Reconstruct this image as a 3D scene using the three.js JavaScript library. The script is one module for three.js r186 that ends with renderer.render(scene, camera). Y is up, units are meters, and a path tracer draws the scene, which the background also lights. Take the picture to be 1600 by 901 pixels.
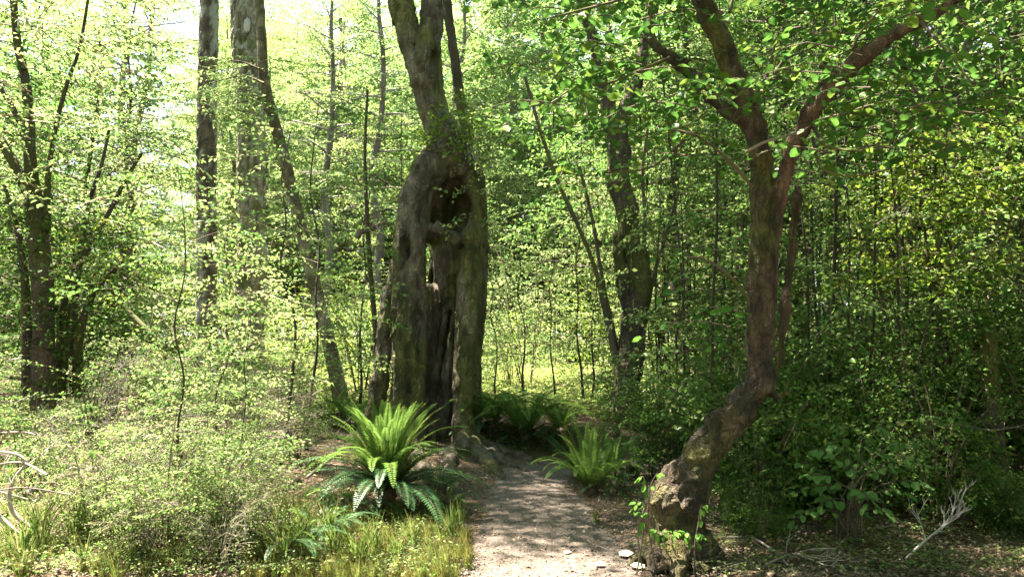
import * as THREE from 'three';

// ---------------------------------------------------------------- camera, sky, sun, exposure
const V3 = THREE.Vector3;
const scene = new THREE.Scene();
const F = 1256, CX = 800, CY = 450.5, EYE = 1.6, HORIZON = 520;
const PITCH = Math.atan((HORIZON - CY) / F);
const camera = new THREE.PerspectiveCamera(2 * Math.atan(CY / F) * 180 / Math.PI, 1600 / 901, 0.05, 900);
camera.position.set(0, EYE, 0);
camera.rotation.x = PITCH;
camera.focus = 8; camera.userData.fStop = 4;
scene.add(camera);

const sunDir = new V3(-0.34, 1.0, -0.42).normalize();
// a clear, slightly milky summer sky: pale at the horizon, bluer overhead, brighter round the sun
const SKY = 0.2;
const skyTex = (() => {
  const W = 256, H = 128, d = new Float32Array(W * H * 4), v = new V3();
  for (let y = 0; y < H; y++) for (let x = 0; x < W; x++) {
    const up = ((y + 0.5) / H - 0.5) * Math.PI, ro = ((x + 0.5) / W - 0.5) * 2 * Math.PI;
    v.set(Math.cos(ro) * Math.cos(up), Math.sin(up), Math.sin(ro) * Math.cos(up));
    const h = Math.pow(1 - Math.max(0, v.y), 2.2), a = Math.max(0, v.dot(sunDir)), glow = 0.35 * Math.pow(a, 6) + 0.9 * Math.pow(a, 60), o = (y * W + x) * 4;
    d[o] = SKY * (0.62 + 0.55 * h + glow); d[o + 1] = SKY * (0.82 + 0.42 * h + glow); d[o + 2] = SKY * (1.12 + 0.18 * h + glow); d[o + 3] = 1;
  }
  const t = new THREE.DataTexture(d, W, H, THREE.RGBAFormat, THREE.FloatType);
  t.mapping = THREE.EquirectangularReflectionMapping; t.magFilter = THREE.LinearFilter; t.minFilter = THREE.LinearFilter; t.needsUpdate = true;
  return t;
})();
scene.background = skyTex; scene.environment = skyTex;

const sun = new THREE.DirectionalLight(0xfff1dc, 5);
sun.name = 'sun';
sun.position.copy(sunDir).multiplyScalar(80);
sun.target.position.set(0, 0, -14);
sun.castShadow = true;
sun.shadow.mapSize.set(4096, 4096);
Object.assign(sun.shadow.camera, { left: -40, right: 40, top: 40, bottom: -40, near: 1, far: 200 });
scene.add(sun, sun.target);

const renderer = new THREE.WebGLRenderer({ antialias: true });
renderer.toneMapping = THREE.LinearToneMapping;
renderer.toneMappingExposure = 11;
renderer.shadowMap.enabled = true;



// ---------------------------------------------------------------- small tools
function rng(seed) { let a = seed >>> 0; return () => { a = (a + 0x6d2b79f5) | 0; let t = Math.imul(a ^ (a >>> 15), 1 | a); t = (t + Math.imul(t ^ (t >>> 7), 61 | t)) ^ t; return ((t ^ (t >>> 14)) >>> 0) / 4294967296; }; }
const lerp = (a, b, t) => a + (b - a) * t, clamp = (x, a, b) => Math.min(b, Math.max(a, x));
const smooth = (a, b, x) => { const t = clamp((x - a) / (b - a), 0, 1); return t * t * (3 - 2 * t); };
function hash(x, y, z) { let h = Math.imul(x, 374761393) ^ Math.imul(y, 668265263) ^ Math.imul(z, 2147483647 - 1274126177); h = Math.imul(h ^ (h >>> 13), 1274126177); h ^= h >>> 16; return (h >>> 0) / 4294967296; }
function noise(x, y, z) {                                              // value noise, -1..1
  const ix = Math.floor(x), iy = Math.floor(y), iz = Math.floor(z), fx = x - ix, fy = y - iy, fz = z - iz;
  const u = fx * fx * (3 - 2 * fx), v = fy * fy * (3 - 2 * fy), w = fz * fz * (3 - 2 * fz);
  const a = lerp(lerp(hash(ix, iy, iz), hash(ix + 1, iy, iz), u), lerp(hash(ix, iy + 1, iz), hash(ix + 1, iy + 1, iz), u), v);
  const b = lerp(lerp(hash(ix, iy, iz + 1), hash(ix + 1, iy, iz + 1), u), lerp(hash(ix, iy + 1, iz + 1), hash(ix + 1, iy + 1, iz + 1), u), v);
  return lerp(a, b, w) * 2 - 1;
}
const fbm = (x, y, z, o = 3) => { let s = 0, a = 0.5; for (let i = 0; i < o; i++) { s += a * noise(x, y, z); x = x * 2.03 + 11.3; y = y * 2.03 + 5.7; z = z * 2.03 + 3.1; a *= 0.5; } return s; };
const mix3 = (a, b, t) => [lerp(a[0], b[0], t), lerp(a[1], b[1], t), lerp(a[2], b[2], t)];

// a pixel of the photograph and a distance along the view give a point
function at(px, py, d) {
  const x = (px - CX) / F, y = (CY - py) / F, c = Math.cos(PITCH), s = Math.sin(PITCH), t = d / (c - y * s);
  return new V3(x * t, EYE + t * (y * c + s), -d);
}

// ---------------------------------------------------------------- the lie of the land
const pathLine = [[0.55, 3], [0.5, -1], [0.45, -3], [0.36, -5], [0.26, -7], [0.16, -8.4], [0.3, -9.2], [1.0, -9.75], [2.2, -10.1], [4, -10.2], [7, -9.6]];
function pathDistance(x, z) {
  let best = 1e9;
  for (let i = 0; i + 1 < pathLine.length; i++) {
    const [ax, az] = pathLine[i], [bx, bz] = pathLine[i + 1], dx = bx - ax, dz = bz - az;
    const t = clamp(((x - ax) * dx + (z - az) * dz) / (dx * dx + dz * dz), 0, 1);
    best = Math.min(best, Math.hypot(x - ax - dx * t, z - az - dz * t));
  }
  return best;
}
function gh(x, z) {
  const dp = pathDistance(x, z), off = smooth(0.45, 1.9, dp), far = Math.hypot(x, z);
  let h = off * (0.07 + 0.1 * fbm(x * 0.45 + 3, 0, z * 0.45, 3) + 0.05 * fbm(x * 2.1, 4, z * 2.1, 2));
  h += off * 0.22 * smooth(-0.8, -3.2, x);
  h += 0.3 * smooth(10.2, 10.9, -z) * smooth(-1.2, 0.1, x) * smooth(2.6, 1.0, x) * smooth(0.35, 0.8, dp);
  h += 0.16 * Math.exp(-((x + 1.0) ** 2 + (z + 10.3) ** 2) / 1.6);
  h += 0.5 * smooth(14, 40, far) * (0.4 + fbm(x * 0.07, 9, z * 0.07, 2));
  h += 0.012 * fbm(x * 5, 2, z * 5, 2);
  return h;
}
function ground(px, py) {                                              // where the view through a pixel meets the ground
  const low = at(px, py, 1).y - EYE, under = (d) => { const p = at(px, py, d); return p.y <= gh(p.x, p.z); };
  let a = low < -0.02 ? (0.8 - EYE) / low : 20;
  for (; a < 60 && !under(a); a += 0.25);
  let b = a - 0.25;
  for (let k = 0; k < 7; k++) { const m = (a + b) / 2; if (under(m)) a = m; else b = m; }
  return at(px, py, a);
}

// ---------------------------------------------------------------- geometry collector
class Geo {
  constructor() { this.p = []; this.n = []; this.c = []; this.u = []; this.i = []; }
  get count() { return this.p.length / 3; }
  vert(x, y, z, nx, ny, nz, col, u = 0, v = 0) { this.p.push(x, y, z); this.n.push(nx, ny, nz); this.c.push(col[0], col[1], col[2]); this.u.push(u, v); return this.p.length / 3 - 1; }
  tri(a, b, c) { this.i.push(a, b, c); }
  build(normals = false) {
    const g = new THREE.BufferGeometry();
    g.setAttribute('position', new THREE.Float32BufferAttribute(this.p, 3));
    g.setAttribute('normal', new THREE.Float32BufferAttribute(this.n, 3));
    g.setAttribute('color', new THREE.Float32BufferAttribute(this.c, 3));
    g.setAttribute('uv', new THREE.Float32BufferAttribute(this.u, 2));
    g.setIndex(this.i);
    if (normals) g.computeVertexNormals();
    return g;
  }
}
// a limb: control points [V3], radii, turned into a bent, uneven tube
function tube(G, pts, radii, o = {}) {
  const sides = o.sides || 8, n = o.segs || (pts.length - 1) * (o.per || 4), amp = o.amp || 0, fr = o.freq || 6, off = o.off || 0;
  const col = o.col || (() => [0.1, 0.08, 0.06]);
  const curve = pts.length > 2 ? new THREE.CatmullRomCurve3(pts, false, 'centripetal') : new THREE.LineCurve3(pts[0], pts[1]);
  let nrm = null, prev = null, len = 0;
  const start = G.count, c0 = new V3(), tan = new V3(), bin = new V3(), q = new V3();
  for (let k = 0; k <= n; k++) {
    const t = k / n;
    curve.getPoint(t, c0); curve.getTangent(t, tan);
    if (!nrm) { nrm = new V3(1, 0, 0); if (Math.abs(tan.x) > 0.8) nrm.set(0, 0, 1); }
    nrm.addScaledVector(tan, -nrm.dot(tan)).normalize(); bin.crossVectors(tan, nrm);
    if (prev) len += prev.distanceTo(c0);
    prev = c0.clone();
    const f = t * (radii.length - 1), a = Math.min(radii.length - 2, Math.floor(f));
    let r = radii.length > 1 ? lerp(radii[a], radii[a + 1], f - a) : radii[0];
    for (let s = 0; s <= sides; s++) {
      const an = s / sides * Math.PI * 2, cx = Math.cos(an), sx = Math.sin(an);
      q.set(nrm.x * cx + bin.x * sx, nrm.y * cx + bin.y * sx, nrm.z * cx + bin.z * sx);
      let rr = r;
      if (amp) { const ss = s === sides ? 0 : s, an2 = ss / sides * 6.2832; rr *= 1 + amp * fbm(c0.x + Math.cos(an2) * r * fr + off, len * fr * 0.35 + off, c0.z + Math.sin(an2) * r * fr, 3); }
      if (o.bump) rr += o.bump(len, an, c0) * r;
      const x = c0.x + q.x * rr, y = c0.y + q.y * rr, z = c0.z + q.z * rr;
      G.vert(x, y, z, q.x, q.y, q.z, col(x, y, z, an, len), s / sides * 6.28 * radii[0], len);
      if (k && s) { const i = start + k * (sides + 1) + s, j = i - sides - 1; G.tri(j - 1, j, i); G.tri(j - 1, i, i - 1); }
    }
  }
  if (o.cap) { const e = G.vert(prev.x + tan.x * radii.at(-1) * 0.5, prev.y + tan.y * radii.at(-1) * 0.5, prev.z + tan.z * radii.at(-1) * 0.5, tan.x, tan.y, tan.z, col(prev.x, prev.y, prev.z, 0, len)); const l = start + n * (sides + 1); for (let s = 0; s < sides; s++) G.tri(l + s, l + s + 1, e); }
  return G;
}
// a leaf of two faces folded along the midrib; M places it
function leaf2(G, e, bx, by, bz, dx, dy, dz, nx, ny, nz, len, wid, col) {
  const sx = dy * nz - dz * ny, sy = dz * nx - dx * nz, sz = dx * ny - dy * nx, h = wid * 0.5, f = wid * 0.16, m = len * 0.45;
  const P = (x, y, z, ax, ay, az) => G.vert(e[0] * x + e[4] * y + e[8] * z + e[12], e[1] * x + e[5] * y + e[9] * z + e[13], e[2] * x + e[6] * y + e[10] * z + e[14], e[0] * ax + e[4] * ay + e[8] * az, e[1] * ax + e[5] * ay + e[9] * az, e[2] * ax + e[6] * ay + e[10] * az, col);
  const b = P(bx, by, bz, nx, ny, nz);
  const l = P(bx + dx * m + sx * h + nx * f, by + dy * m + sy * h + ny * f, bz + dz * m + sz * h + nz * f, nx - sx * 0.4, ny - sy * 0.4, nz - sz * 0.4);
  const t = P(bx + dx * len - nx * f, by + dy * len - ny * f, bz + dz * len - nz * f, nx + dx * 0.3, ny + dy * 0.3, nz + dz * 0.3);
  const r = P(bx + dx * m - sx * h + nx * f, by + dy * m - sy * h + ny * f, bz + dz * m - sz * h + nz * f, nx + sx * 0.4, ny + sy * 0.4, nz + sz * 0.4);
  G.tri(b, l, t); G.tri(b, t, r);
}
const norm3 = (a) => { const l = Math.hypot(...a) || 1; return [a[0] / l, a[1] / l, a[2] / l]; };
// a flat spray of leaves along +x, face up +y, placed by the matrix M
function spray(G, M, R, o) {
  const e = M.elements, L = o.L, tw = o.twig || [0.07, 0.05, 0.035];
  const shoot = (ox, oy, oz, ang, len, nodes, depth) => {
    const cx = Math.cos(ang), cz = Math.sin(ang), dr = o.droop ?? 0.25;
    const pos = (t) => [ox + cx * len * t, oy - dr * len * t * t, oz + cz * len * t];
    const w = o.tw ?? 0.004, a = pos(0), b = pos(0.55), c = pos(1);      // the twig: a thin three-edged stalk
    const P = (p, y, z) => G.vert(e[0] * p[0] + e[4] * (p[1] + y) + e[8] * (p[2] + z) + e[12], e[1] * p[0] + e[5] * (p[1] + y) + e[9] * (p[2] + z) + e[13], e[2] * p[0] + e[6] * (p[1] + y) + e[10] * (p[2] + z) + e[14], e[4], e[5], e[6], tw);
    const v = w > 0 && [P(a, -w, -w), P(a, w, 0), P(a, -w, w), P(b, -w * .7, -w * .7), P(b, w * .7, 0), P(b, -w * .7, w * .7), P(c, 0, 0)];
    if (v) for (let k = 0; k < 3; k++) { const k2 = (k + 1) % 3; G.tri(v[k], v[k2], v[3 + k2]); G.tri(v[k], v[3 + k2], v[3 + k]); G.tri(v[3 + k], v[3 + k2], v[6]); }
    for (let k = 0; k < nodes; k++) {
      const t = (k + 0.6 + 0.4 * R()) / nodes, p = pos(t), s = k % 2 ? 1 : -1;
      if (depth && k > 0 && k < nodes - 1 && R() < 0.75) shoot(p[0], p[1], p[2], ang + s * (0.7 + 0.35 * R()), len * (0.55 * (1 - t * 0.55)) * (0.8 + 0.4 * R()), Math.max(3, Math.round(nodes * 0.6)), depth - 1);
      const la = ang + s * (0.75 + 0.5 * (R() - 0.5)) * (k === nodes - 1 ? 0.2 : 1), q = (o.tilt ?? 0.45) * 1.7;
      const d = norm3([Math.cos(la), -dr * t + q * (R() - 0.6), Math.sin(la)]), nn = [q * 1.3 * (R() - 0.5), 1, q * 1.3 * (R() - 0.5)];
      const dot = d[0] * nn[0] + d[1] * nn[1] + d[2] * nn[2], n = norm3([nn[0] - d[0] * dot, nn[1] - d[1] * dot, nn[2] - d[2] * dot]);
      const sc = 0.7 + 0.5 * R(), base = o.cols[Math.floor(R() * o.cols.length)], g = 0.8 + 0.4 * R();
      leaf2(G, e, p[0], p[1], p[2], d[0], d[1], d[2], n[0], n[1], n[2], o.leaf * sc, o.wid * sc, [base[0] * g, base[1] * g, base[2] * g]);
    }
  };
  shoot(0, 0, 0, 0, L, o.nodes, o.depth ?? 1);
  return G;
}
const _q = new THREE.Quaternion(), _m = new THREE.Matrix4(), _x = new V3(), _y = new V3(), _z = new V3();
// a matrix whose x axis points along d, with y as near to up as it can be and rolled a little
function aim(p, d, s = 1, roll = 0, up = new V3(0, 1, 0)) {
  _x.copy(d).normalize(); _z.crossVectors(_x, up); if (_z.lengthSq() < 1e-4) _z.set(0, 0, 1); _z.normalize(); _y.crossVectors(_z, _x).normalize();
  if (roll) { _q.setFromAxisAngle(_x, roll); _y.applyQuaternion(_q); _z.applyQuaternion(_q); }
  return new THREE.Matrix4().makeBasis(_x.clone().multiplyScalar(s), _y.clone().multiplyScalar(s), _z.clone().multiplyScalar(s)).setPosition(p);
}

// ---------------------------------------------------------------- materials
function tile(n, f) {                                                  // a grey tileable DataTexture, f(u, v) 0..1
  const d = new Uint8Array(n * n * 4);
  for (let y = 0; y < n; y++) for (let x = 0; x < n; x++) { const c = f(x / n, y / n), o = (y * n + x) * 4; if (Array.isArray(c)) { d[o] = clamp(c[0], 0, 1) * 255; d[o + 1] = clamp(c[1], 0, 1) * 255; d[o + 2] = clamp(c[2], 0, 1) * 255; } else d[o] = d[o + 1] = d[o + 2] = clamp(c, 0, 1) * 255; d[o + 3] = 255; }
  const t = new THREE.DataTexture(d, n, n, THREE.RGBAFormat);
  t.wrapS = t.wrapT = THREE.RepeatWrapping; t.magFilter = THREE.LinearFilter; t.minFilter = THREE.LinearMipmapLinearFilter; t.generateMipmaps = true; t.needsUpdate = true;
  return t;
}
const torus = (u, v, ru, rv, k, o) => fbm(Math.cos(u * 6.2832) * ru + k, Math.sin(u * 6.2832) * ru + Math.cos(v * 6.2832) * rv, Math.sin(v * 6.2832) * rv + k, o);
const barkBump = tile(512, (u, v) => { const a = torus(u, v, 5, 1.2, 2, 4), b = torus(u, v, 12, 9, 7, 3); return 0.5 + 0.75 * (0.25 - Math.abs(a)) + 0.5 * b; });
const barkMat = new THREE.MeshStandardMaterial({ name: 'bark', vertexColors: true, roughness: 0.93, bumpMap: barkBump, bumpScale: 0.06 });
barkBump.repeat.set(0.8, 0.7);
const smoothBarkMat = new THREE.MeshStandardMaterial({ name: 'twig_bark', vertexColors: true, roughness: 0.9 });
const deadMat = new THREE.MeshStandardMaterial({ name: 'dead_wood', vertexColors: true, roughness: 0.8 });
function leafMat(name, tint, tr = 0.55, coat = 0.22) { return new THREE.MeshPhysicalMaterial({ name, vertexColors: true, color: new THREE.Color().setRGB(...tint), roughness: 1, specularIntensity: 0, transmission: tr, thickness: 0, clearcoat: coat, clearcoatRoughness: 0.35, side: THREE.DoubleSide }); }
const leafA = leafMat('beech_leaf', [1, 1, 1]), leafB = leafMat('beech_leaf_yellow', [1.04, 1.0, 0.9]), leafC = leafMat('beech_leaf_green', [0.88, 1.0, 0.95]);
const leafBroad = leafMat('broad_leaf', [1, 1, 1], 0.5, 0.25), fernYoung = leafMat('young_frond', [1, 1, 1], 0.45, 0.1), fernOld = leafMat('old_frond', [1, 1, 1], 0.3, 0.4);
const grassMat = leafMat('grass_blade', [1, 1, 1], 0.4, 0.15), litterMat = new THREE.MeshStandardMaterial({ name: 'litter', vertexColors: true, roughness: 0.85, side: THREE.DoubleSide });

// ---------------------------------------------------------------- naming
const taken = {};
function numbered(name) { const n = taken[name] || 0; taken[name] = n + 1; return n ? `${name}_${String(n).padStart(3, '0')}` : name; }
function thing(name, label, category, p, group) {
  const o = new THREE.Group();
  o.name = numbered(name); o.userData = { label, category };
  if (group) o.userData.group = group;
  if (p) o.position.copy(p);
  scene.add(o);
  return o;
}
function part(parent, name, geo, mat, world = false) {                 // world: the geometry was made in world axes
  if (world) geo.translate(-parent.position.x, -parent.position.y, -parent.position.z);
  const m = new THREE.Mesh(geo, mat); m.name = name; m.castShadow = m.receiveShadow = true;
  parent.add(m);
  return m;
}
function copies(parent, name, geo, mat, mats, tints) {                 // many small pieces that nobody would count
  const m = new THREE.InstancedMesh(geo, mat, mats.length); m.name = name; m.userData.kind = 'stuff'; m.castShadow = m.receiveShadow = true;
  const c = new THREE.Color();
  mats.forEach((x, k) => { m.setMatrixAt(k, x); if (tints) m.setColorAt(k, c.setRGB(...tints[k])); });
  parent.add(m);
  return m;
}
function place(src, name, p, turn, s, label, group) {                  // a copy of a thing with its parts
  const r = src.clone(); r.name = numbered(name); r.userData = { ...src.userData };
  if (label) r.userData.label = label; if (group) r.userData.group = group;
  r.position.copy(p); r.rotation.y = turn; r.scale.setScalar(s); scene.add(r);
  return r;
}

// ---------------------------------------------------------------- solid wood from joined limbs (surface nets on a distance field)
function solid(prims, o) {
  const cell = o.cell, k = o.k, min = new V3(1e9, 1e9, 1e9), max = new V3(-1e9, -1e9, -1e9);
  for (const p of prims) for (const [c, r] of [[p.a, p.ra], [p.b, p.rb]]) { min.min(new V3(c.x - r, c.y - r, c.z - r)); max.max(new V3(c.x + r, c.y + r, c.z + r)); }
  min.subScalar(0.12); max.addScalar(0.12);
  if (o.floor !== undefined) min.y = Math.max(min.y, o.floor);
  const nx = Math.ceil((max.x - min.x) / cell), ny = Math.ceil((max.y - min.y) / cell), nz = Math.ceil((max.z - min.z) / cell);
  const fl = new Float32Array(nx * ny * nz).fill(1);
  const P = prims.map((p) => { const bx = p.b.x - p.a.x, by = p.b.y - p.a.y, bz = p.b.z - p.a.z; return [p.a.x, p.a.y, p.a.z, bx, by, bz, 1 / Math.max(1e-9, bx * bx + by * by + bz * bz), p.ra, p.rb, p.k ?? k, !!p.late]; });
  const base = (x, y, z, list) => {
    let d = 1e3;
    const join = (q) => {
      const px = x - q[0], py = y - q[1], pz = z - q[2]; let t = (px * q[3] + py * q[4] + pz * q[5]) * q[6]; t = t < 0 ? 0 : t > 1 ? 1 : t;
      const e = Math.hypot(px - q[3] * t, py - q[4] * t, pz - q[5] * t) - (q[7] + (q[8] - q[7]) * t), kk = q[9];
      if (d - e > kk) d = e; else if (e - d < kk) { const h = 0.5 + 0.5 * (d - e) / kk; d = d + (e - d) * h - kk * h * (1 - h); }
    };
    for (const q of list) if (!q[10]) join(q);
    for (const c of o.carve || []) { const dx = (x - c.p.x) / c.r.x, dy = (y - c.p.y) / c.r.y, dz = (z - c.p.z) / c.r.z, l = Math.hypot(dx, dy, dz), e = (l - 1) * Math.min(c.r.x, c.r.y, c.r.z), kk = c.k || 0.03, h = clamp(0.5 - 0.5 * (d + e) / kk, 0, 1); d = lerp(d, -e, h) + kk * h * (1 - h); }
    for (const q of list) if (q[10]) join(q);
    return d;
  };
  const B = 6, reach = B * cell * 0.87 + 0.12;
  for (let bz = 0; bz < nz; bz += B) for (let by = 0; by < ny; by += B) {
    const y0 = min.y + by * cell, list = P.filter((q) => { const lo = Math.min(q[1], q[1] + q[4]) - Math.max(q[7], q[8]) - 0.35, hi = Math.max(q[1], q[1] + q[4]) + Math.max(q[7], q[8]) + 0.35; return y0 + B * cell > lo && y0 < hi; });
    if (!list.length) continue;
    for (let bx = 0; bx < nx; bx += B) {
      const c = base(min.x + (bx + B / 2) * cell, min.y + (by + B / 2) * cell, min.z + (bz + B / 2) * cell, list);
      const skip = Math.abs(c) > reach;
      for (let z = bz; z < Math.min(nz, bz + B); z++) for (let y = by; y < Math.min(ny, by + B); y++) for (let x = bx; x < Math.min(nx, bx + B); x++) {
        if (skip) { fl[(z * ny + y) * nx + x] = c; continue; }
        const wx = min.x + x * cell, wy = min.y + y * cell, wz = min.z + z * cell; let d = base(wx, wy, wz, list);
        if (Math.abs(d) < 0.12) d -= o.relief(wx, wy, wz);
        fl[(z * ny + y) * nx + x] = d;
      }
    }
  }
  const G = new Geo(), id = new Int32Array(nx * ny * nz).fill(-1), off = [0, 1, nx, nx + 1, nx * ny, nx * ny + 1, nx * ny + nx, nx * ny + nx + 1];
  const edges = [[0, 1], [2, 3], [4, 5], [6, 7], [0, 2], [1, 3], [4, 6], [5, 7], [0, 4], [1, 5], [2, 6], [3, 7]];
  for (let z = 0; z < nz - 1; z++) for (let y = 0; y < ny - 1; y++) for (let x = 0; x < nx - 1; x++) {
    const i = (z * ny + y) * nx + x; let mask = 0;
    for (let q = 0; q < 8; q++) if (fl[i + off[q]] < 0) mask |= 1 << q;
    if (mask === 0 || mask === 255) continue;
    let sx = 0, sy = 0, sz = 0, n = 0;
    for (const [a, b] of edges) {
      const va = fl[i + off[a]], vb = fl[i + off[b]]; if ((va < 0) === (vb < 0)) continue;
      const t = va / (va - vb); n++;
      sx += lerp(a & 1, b & 1, t); sy += lerp((a >> 1) & 1, (b >> 1) & 1, t); sz += lerp(a >> 2, b >> 2, t);
    }
    const wx = min.x + (x + sx / n) * cell, wy = min.y + (y + sy / n) * cell, wz = min.z + (z + sz / n) * cell;
    id[i] = G.vert(wx, wy, wz, 0, 1, 0, o.col(wx, wy, wz));
  }
  const quad = (a, b, c, d, flip) => { if (a < 0 || b < 0 || c < 0 || d < 0) return; if (flip) { G.tri(a, c, b); G.tri(a, d, c); } else { G.tri(a, b, c); G.tri(a, c, d); } };
  for (let z = 1; z < nz - 1; z++) for (let y = 1; y < ny - 1; y++) for (let x = 1; x < nx - 1; x++) {
    const i = (z * ny + y) * nx + x, s = fl[i] < 0;
    if (s !== fl[i + 1] < 0) quad(id[i], id[i - nx], id[i - nx - nx * ny], id[i - nx * ny], !s);
    if (s !== fl[i + nx] < 0) quad(id[i], id[i - nx * ny], id[i - nx * ny - 1], id[i - 1], !s);
    if (s !== fl[i + nx * ny] < 0) quad(id[i], id[i - 1], id[i - 1 - nx], id[i - nx], !s);
  }
  const g = G.build(true), nr = g.attributes.normal, ps = g.attributes.position, uv = g.attributes.uv;
  for (let i = 0; i < nr.count; i++) uv.setXY(i, Math.atan2(nr.getX(i), nr.getZ(i)) * (o.girth || 0.25), ps.getY(i));
  return g;
}
// limbs given as pixels of the photograph: [px, py, depth, radius in pixels]
function limbs(list, d0, late = false) {
  const out = [];
  for (const l of list) for (let i = 0; i + 1 < l.length; i++) {
    const [x, y, dz, r] = l[i], [x2, y2, dz2, r2] = l[i + 1];
    out.push({ a: at(x, y, d0 - dz), b: at(x2, y2, d0 - dz2), ra: r * (d0 - dz) / F, rb: r2 * (d0 - dz2) / F, late, k: late ? 0.02 : undefined });
  }
  return out;
}

// ---------------------------------------------------------------- ground and path
const groundTex = tile(512, (u, v) => { const a = torus(u, v, 9, 9, 1, 4), b = torus(u, v, 26, 26, 4, 3), k = 0.5 + 0.5 * a + 0.5 * b; return [0.26 + 0.2 * k, 0.205 + 0.18 * k, 0.14 + 0.15 * k]; });
groundTex.colorSpace = THREE.SRGBColorSpace;
const groundBump = tile(512, (u, v) => 0.5 + 0.5 * torus(u, v, 14, 14, 3, 4) + 0.4 * torus(u, v, 40, 40, 8, 2));
const pathTex = tile(512, (u, v) => { const a = torus(u, v, 7, 7, 6, 3), b = torus(u, v, 45, 45, 2, 3), k = 0.5 + 0.35 * a + 0.8 * b; return [0.26 + 0.23 * k, 0.228 + 0.215 * k, 0.205 + 0.205 * k]; });
pathTex.repeat.set(1.3, 1.3); pathTex.colorSpace = THREE.SRGBColorSpace;
const groundMat = new THREE.MeshStandardMaterial({ name: 'forest_floor', map: groundTex, bumpMap: groundBump, bumpScale: 0.03, roughness: 0.95 });
const pathMat = new THREE.MeshStandardMaterial({ name: 'trodden_path', map: pathTex, bumpMap: groundBump, bumpScale: 0.02, roughness: 0.95 });
{
  const xs = [], zs = [];
  for (let k = -130; k <= 130; k++) { const t = k / 130; xs.push(t * 9 + Math.sign(t) * 290 * Math.pow(Math.abs(t), 7)); }
  for (let k = 0; k <= 230; k++) { const t = k / 230; zs.push(5 - t * 20 - 300 * Math.pow(t, 8) + 60 * Math.pow(1 - t, 14)); }
  const G = new Geo();
  zs.forEach((z, j) => xs.forEach((x, i) => { G.vert(x, gh(x, z), z, 0, 1, 0, [1, 1, 1], x / 0.9, z / 0.9); if (i && j) { const b = j * xs.length + i, a = b - xs.length; G.tri(a - 1, b - 1, b); G.tri(a - 1, b, a); } }));
  const m = new THREE.Mesh(G.build(true), groundMat); m.name = 'ground'; m.userData = { kind: 'structure', label: 'brown leaf-littered forest floor on both sides of the path', category: 'ground' }; m.receiveShadow = true; scene.add(m);
  // the path: a strip with worn, uneven edges
  const curve = new THREE.CatmullRomCurve3(pathLine.map(([x, z]) => new V3(x, 0, z)), false, 'centripetal'), S = new Geo(), n = 260, w = 22;
  for (let k = 0; k <= n; k++) {
    const c = curve.getPoint(k / n), t = curve.getTangent(k / n), sx = -t.z, sz = t.x, half = lerp(0.62, 0.42, smooth(5, 9, -c.z));
    for (let j = 0; j <= w; j++) {
      const u = j / w * 2 - 1, edge = half * (1 + 0.3 * fbm(c.x * 2 + u, c.z * 2, 5, 3)), x = c.x + sx * u * edge, z = c.z + sz * u * edge;
      S.vert(x, gh(x, z) + 0.012 * (1 - Math.abs(u) ** 6) - 0.003, z, 0, 1, 0, [1, 1, 1], x / 0.8, z / 0.8);
      if (k && j) { const b = k * (w + 1) + j, a = b - w - 1; S.tri(a - 1, a, b); S.tri(a - 1, b, b - 1); }
    }
  }
  const pm = new THREE.Mesh(S.build(true), pathMat); pm.name = 'path'; pm.userData = { kind: 'structure', label: 'trodden grey-brown dirt path winding past the hollow tree', category: 'path' }; pm.receiveShadow = true; scene.add(pm);
}

// ---------------------------------------------------------------- leaf colours (what the leaves are, not how they are lit)
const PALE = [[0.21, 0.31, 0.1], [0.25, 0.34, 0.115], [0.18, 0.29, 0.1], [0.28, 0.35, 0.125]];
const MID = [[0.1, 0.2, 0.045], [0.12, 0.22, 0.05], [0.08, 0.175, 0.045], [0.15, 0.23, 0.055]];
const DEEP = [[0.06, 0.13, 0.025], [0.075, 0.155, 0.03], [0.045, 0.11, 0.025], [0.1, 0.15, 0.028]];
const GOLD = [[0.2, 0.3, 0.035], [0.17, 0.28, 0.03], [0.25, 0.33, 0.04], [0.14, 0.24, 0.03]];

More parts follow.
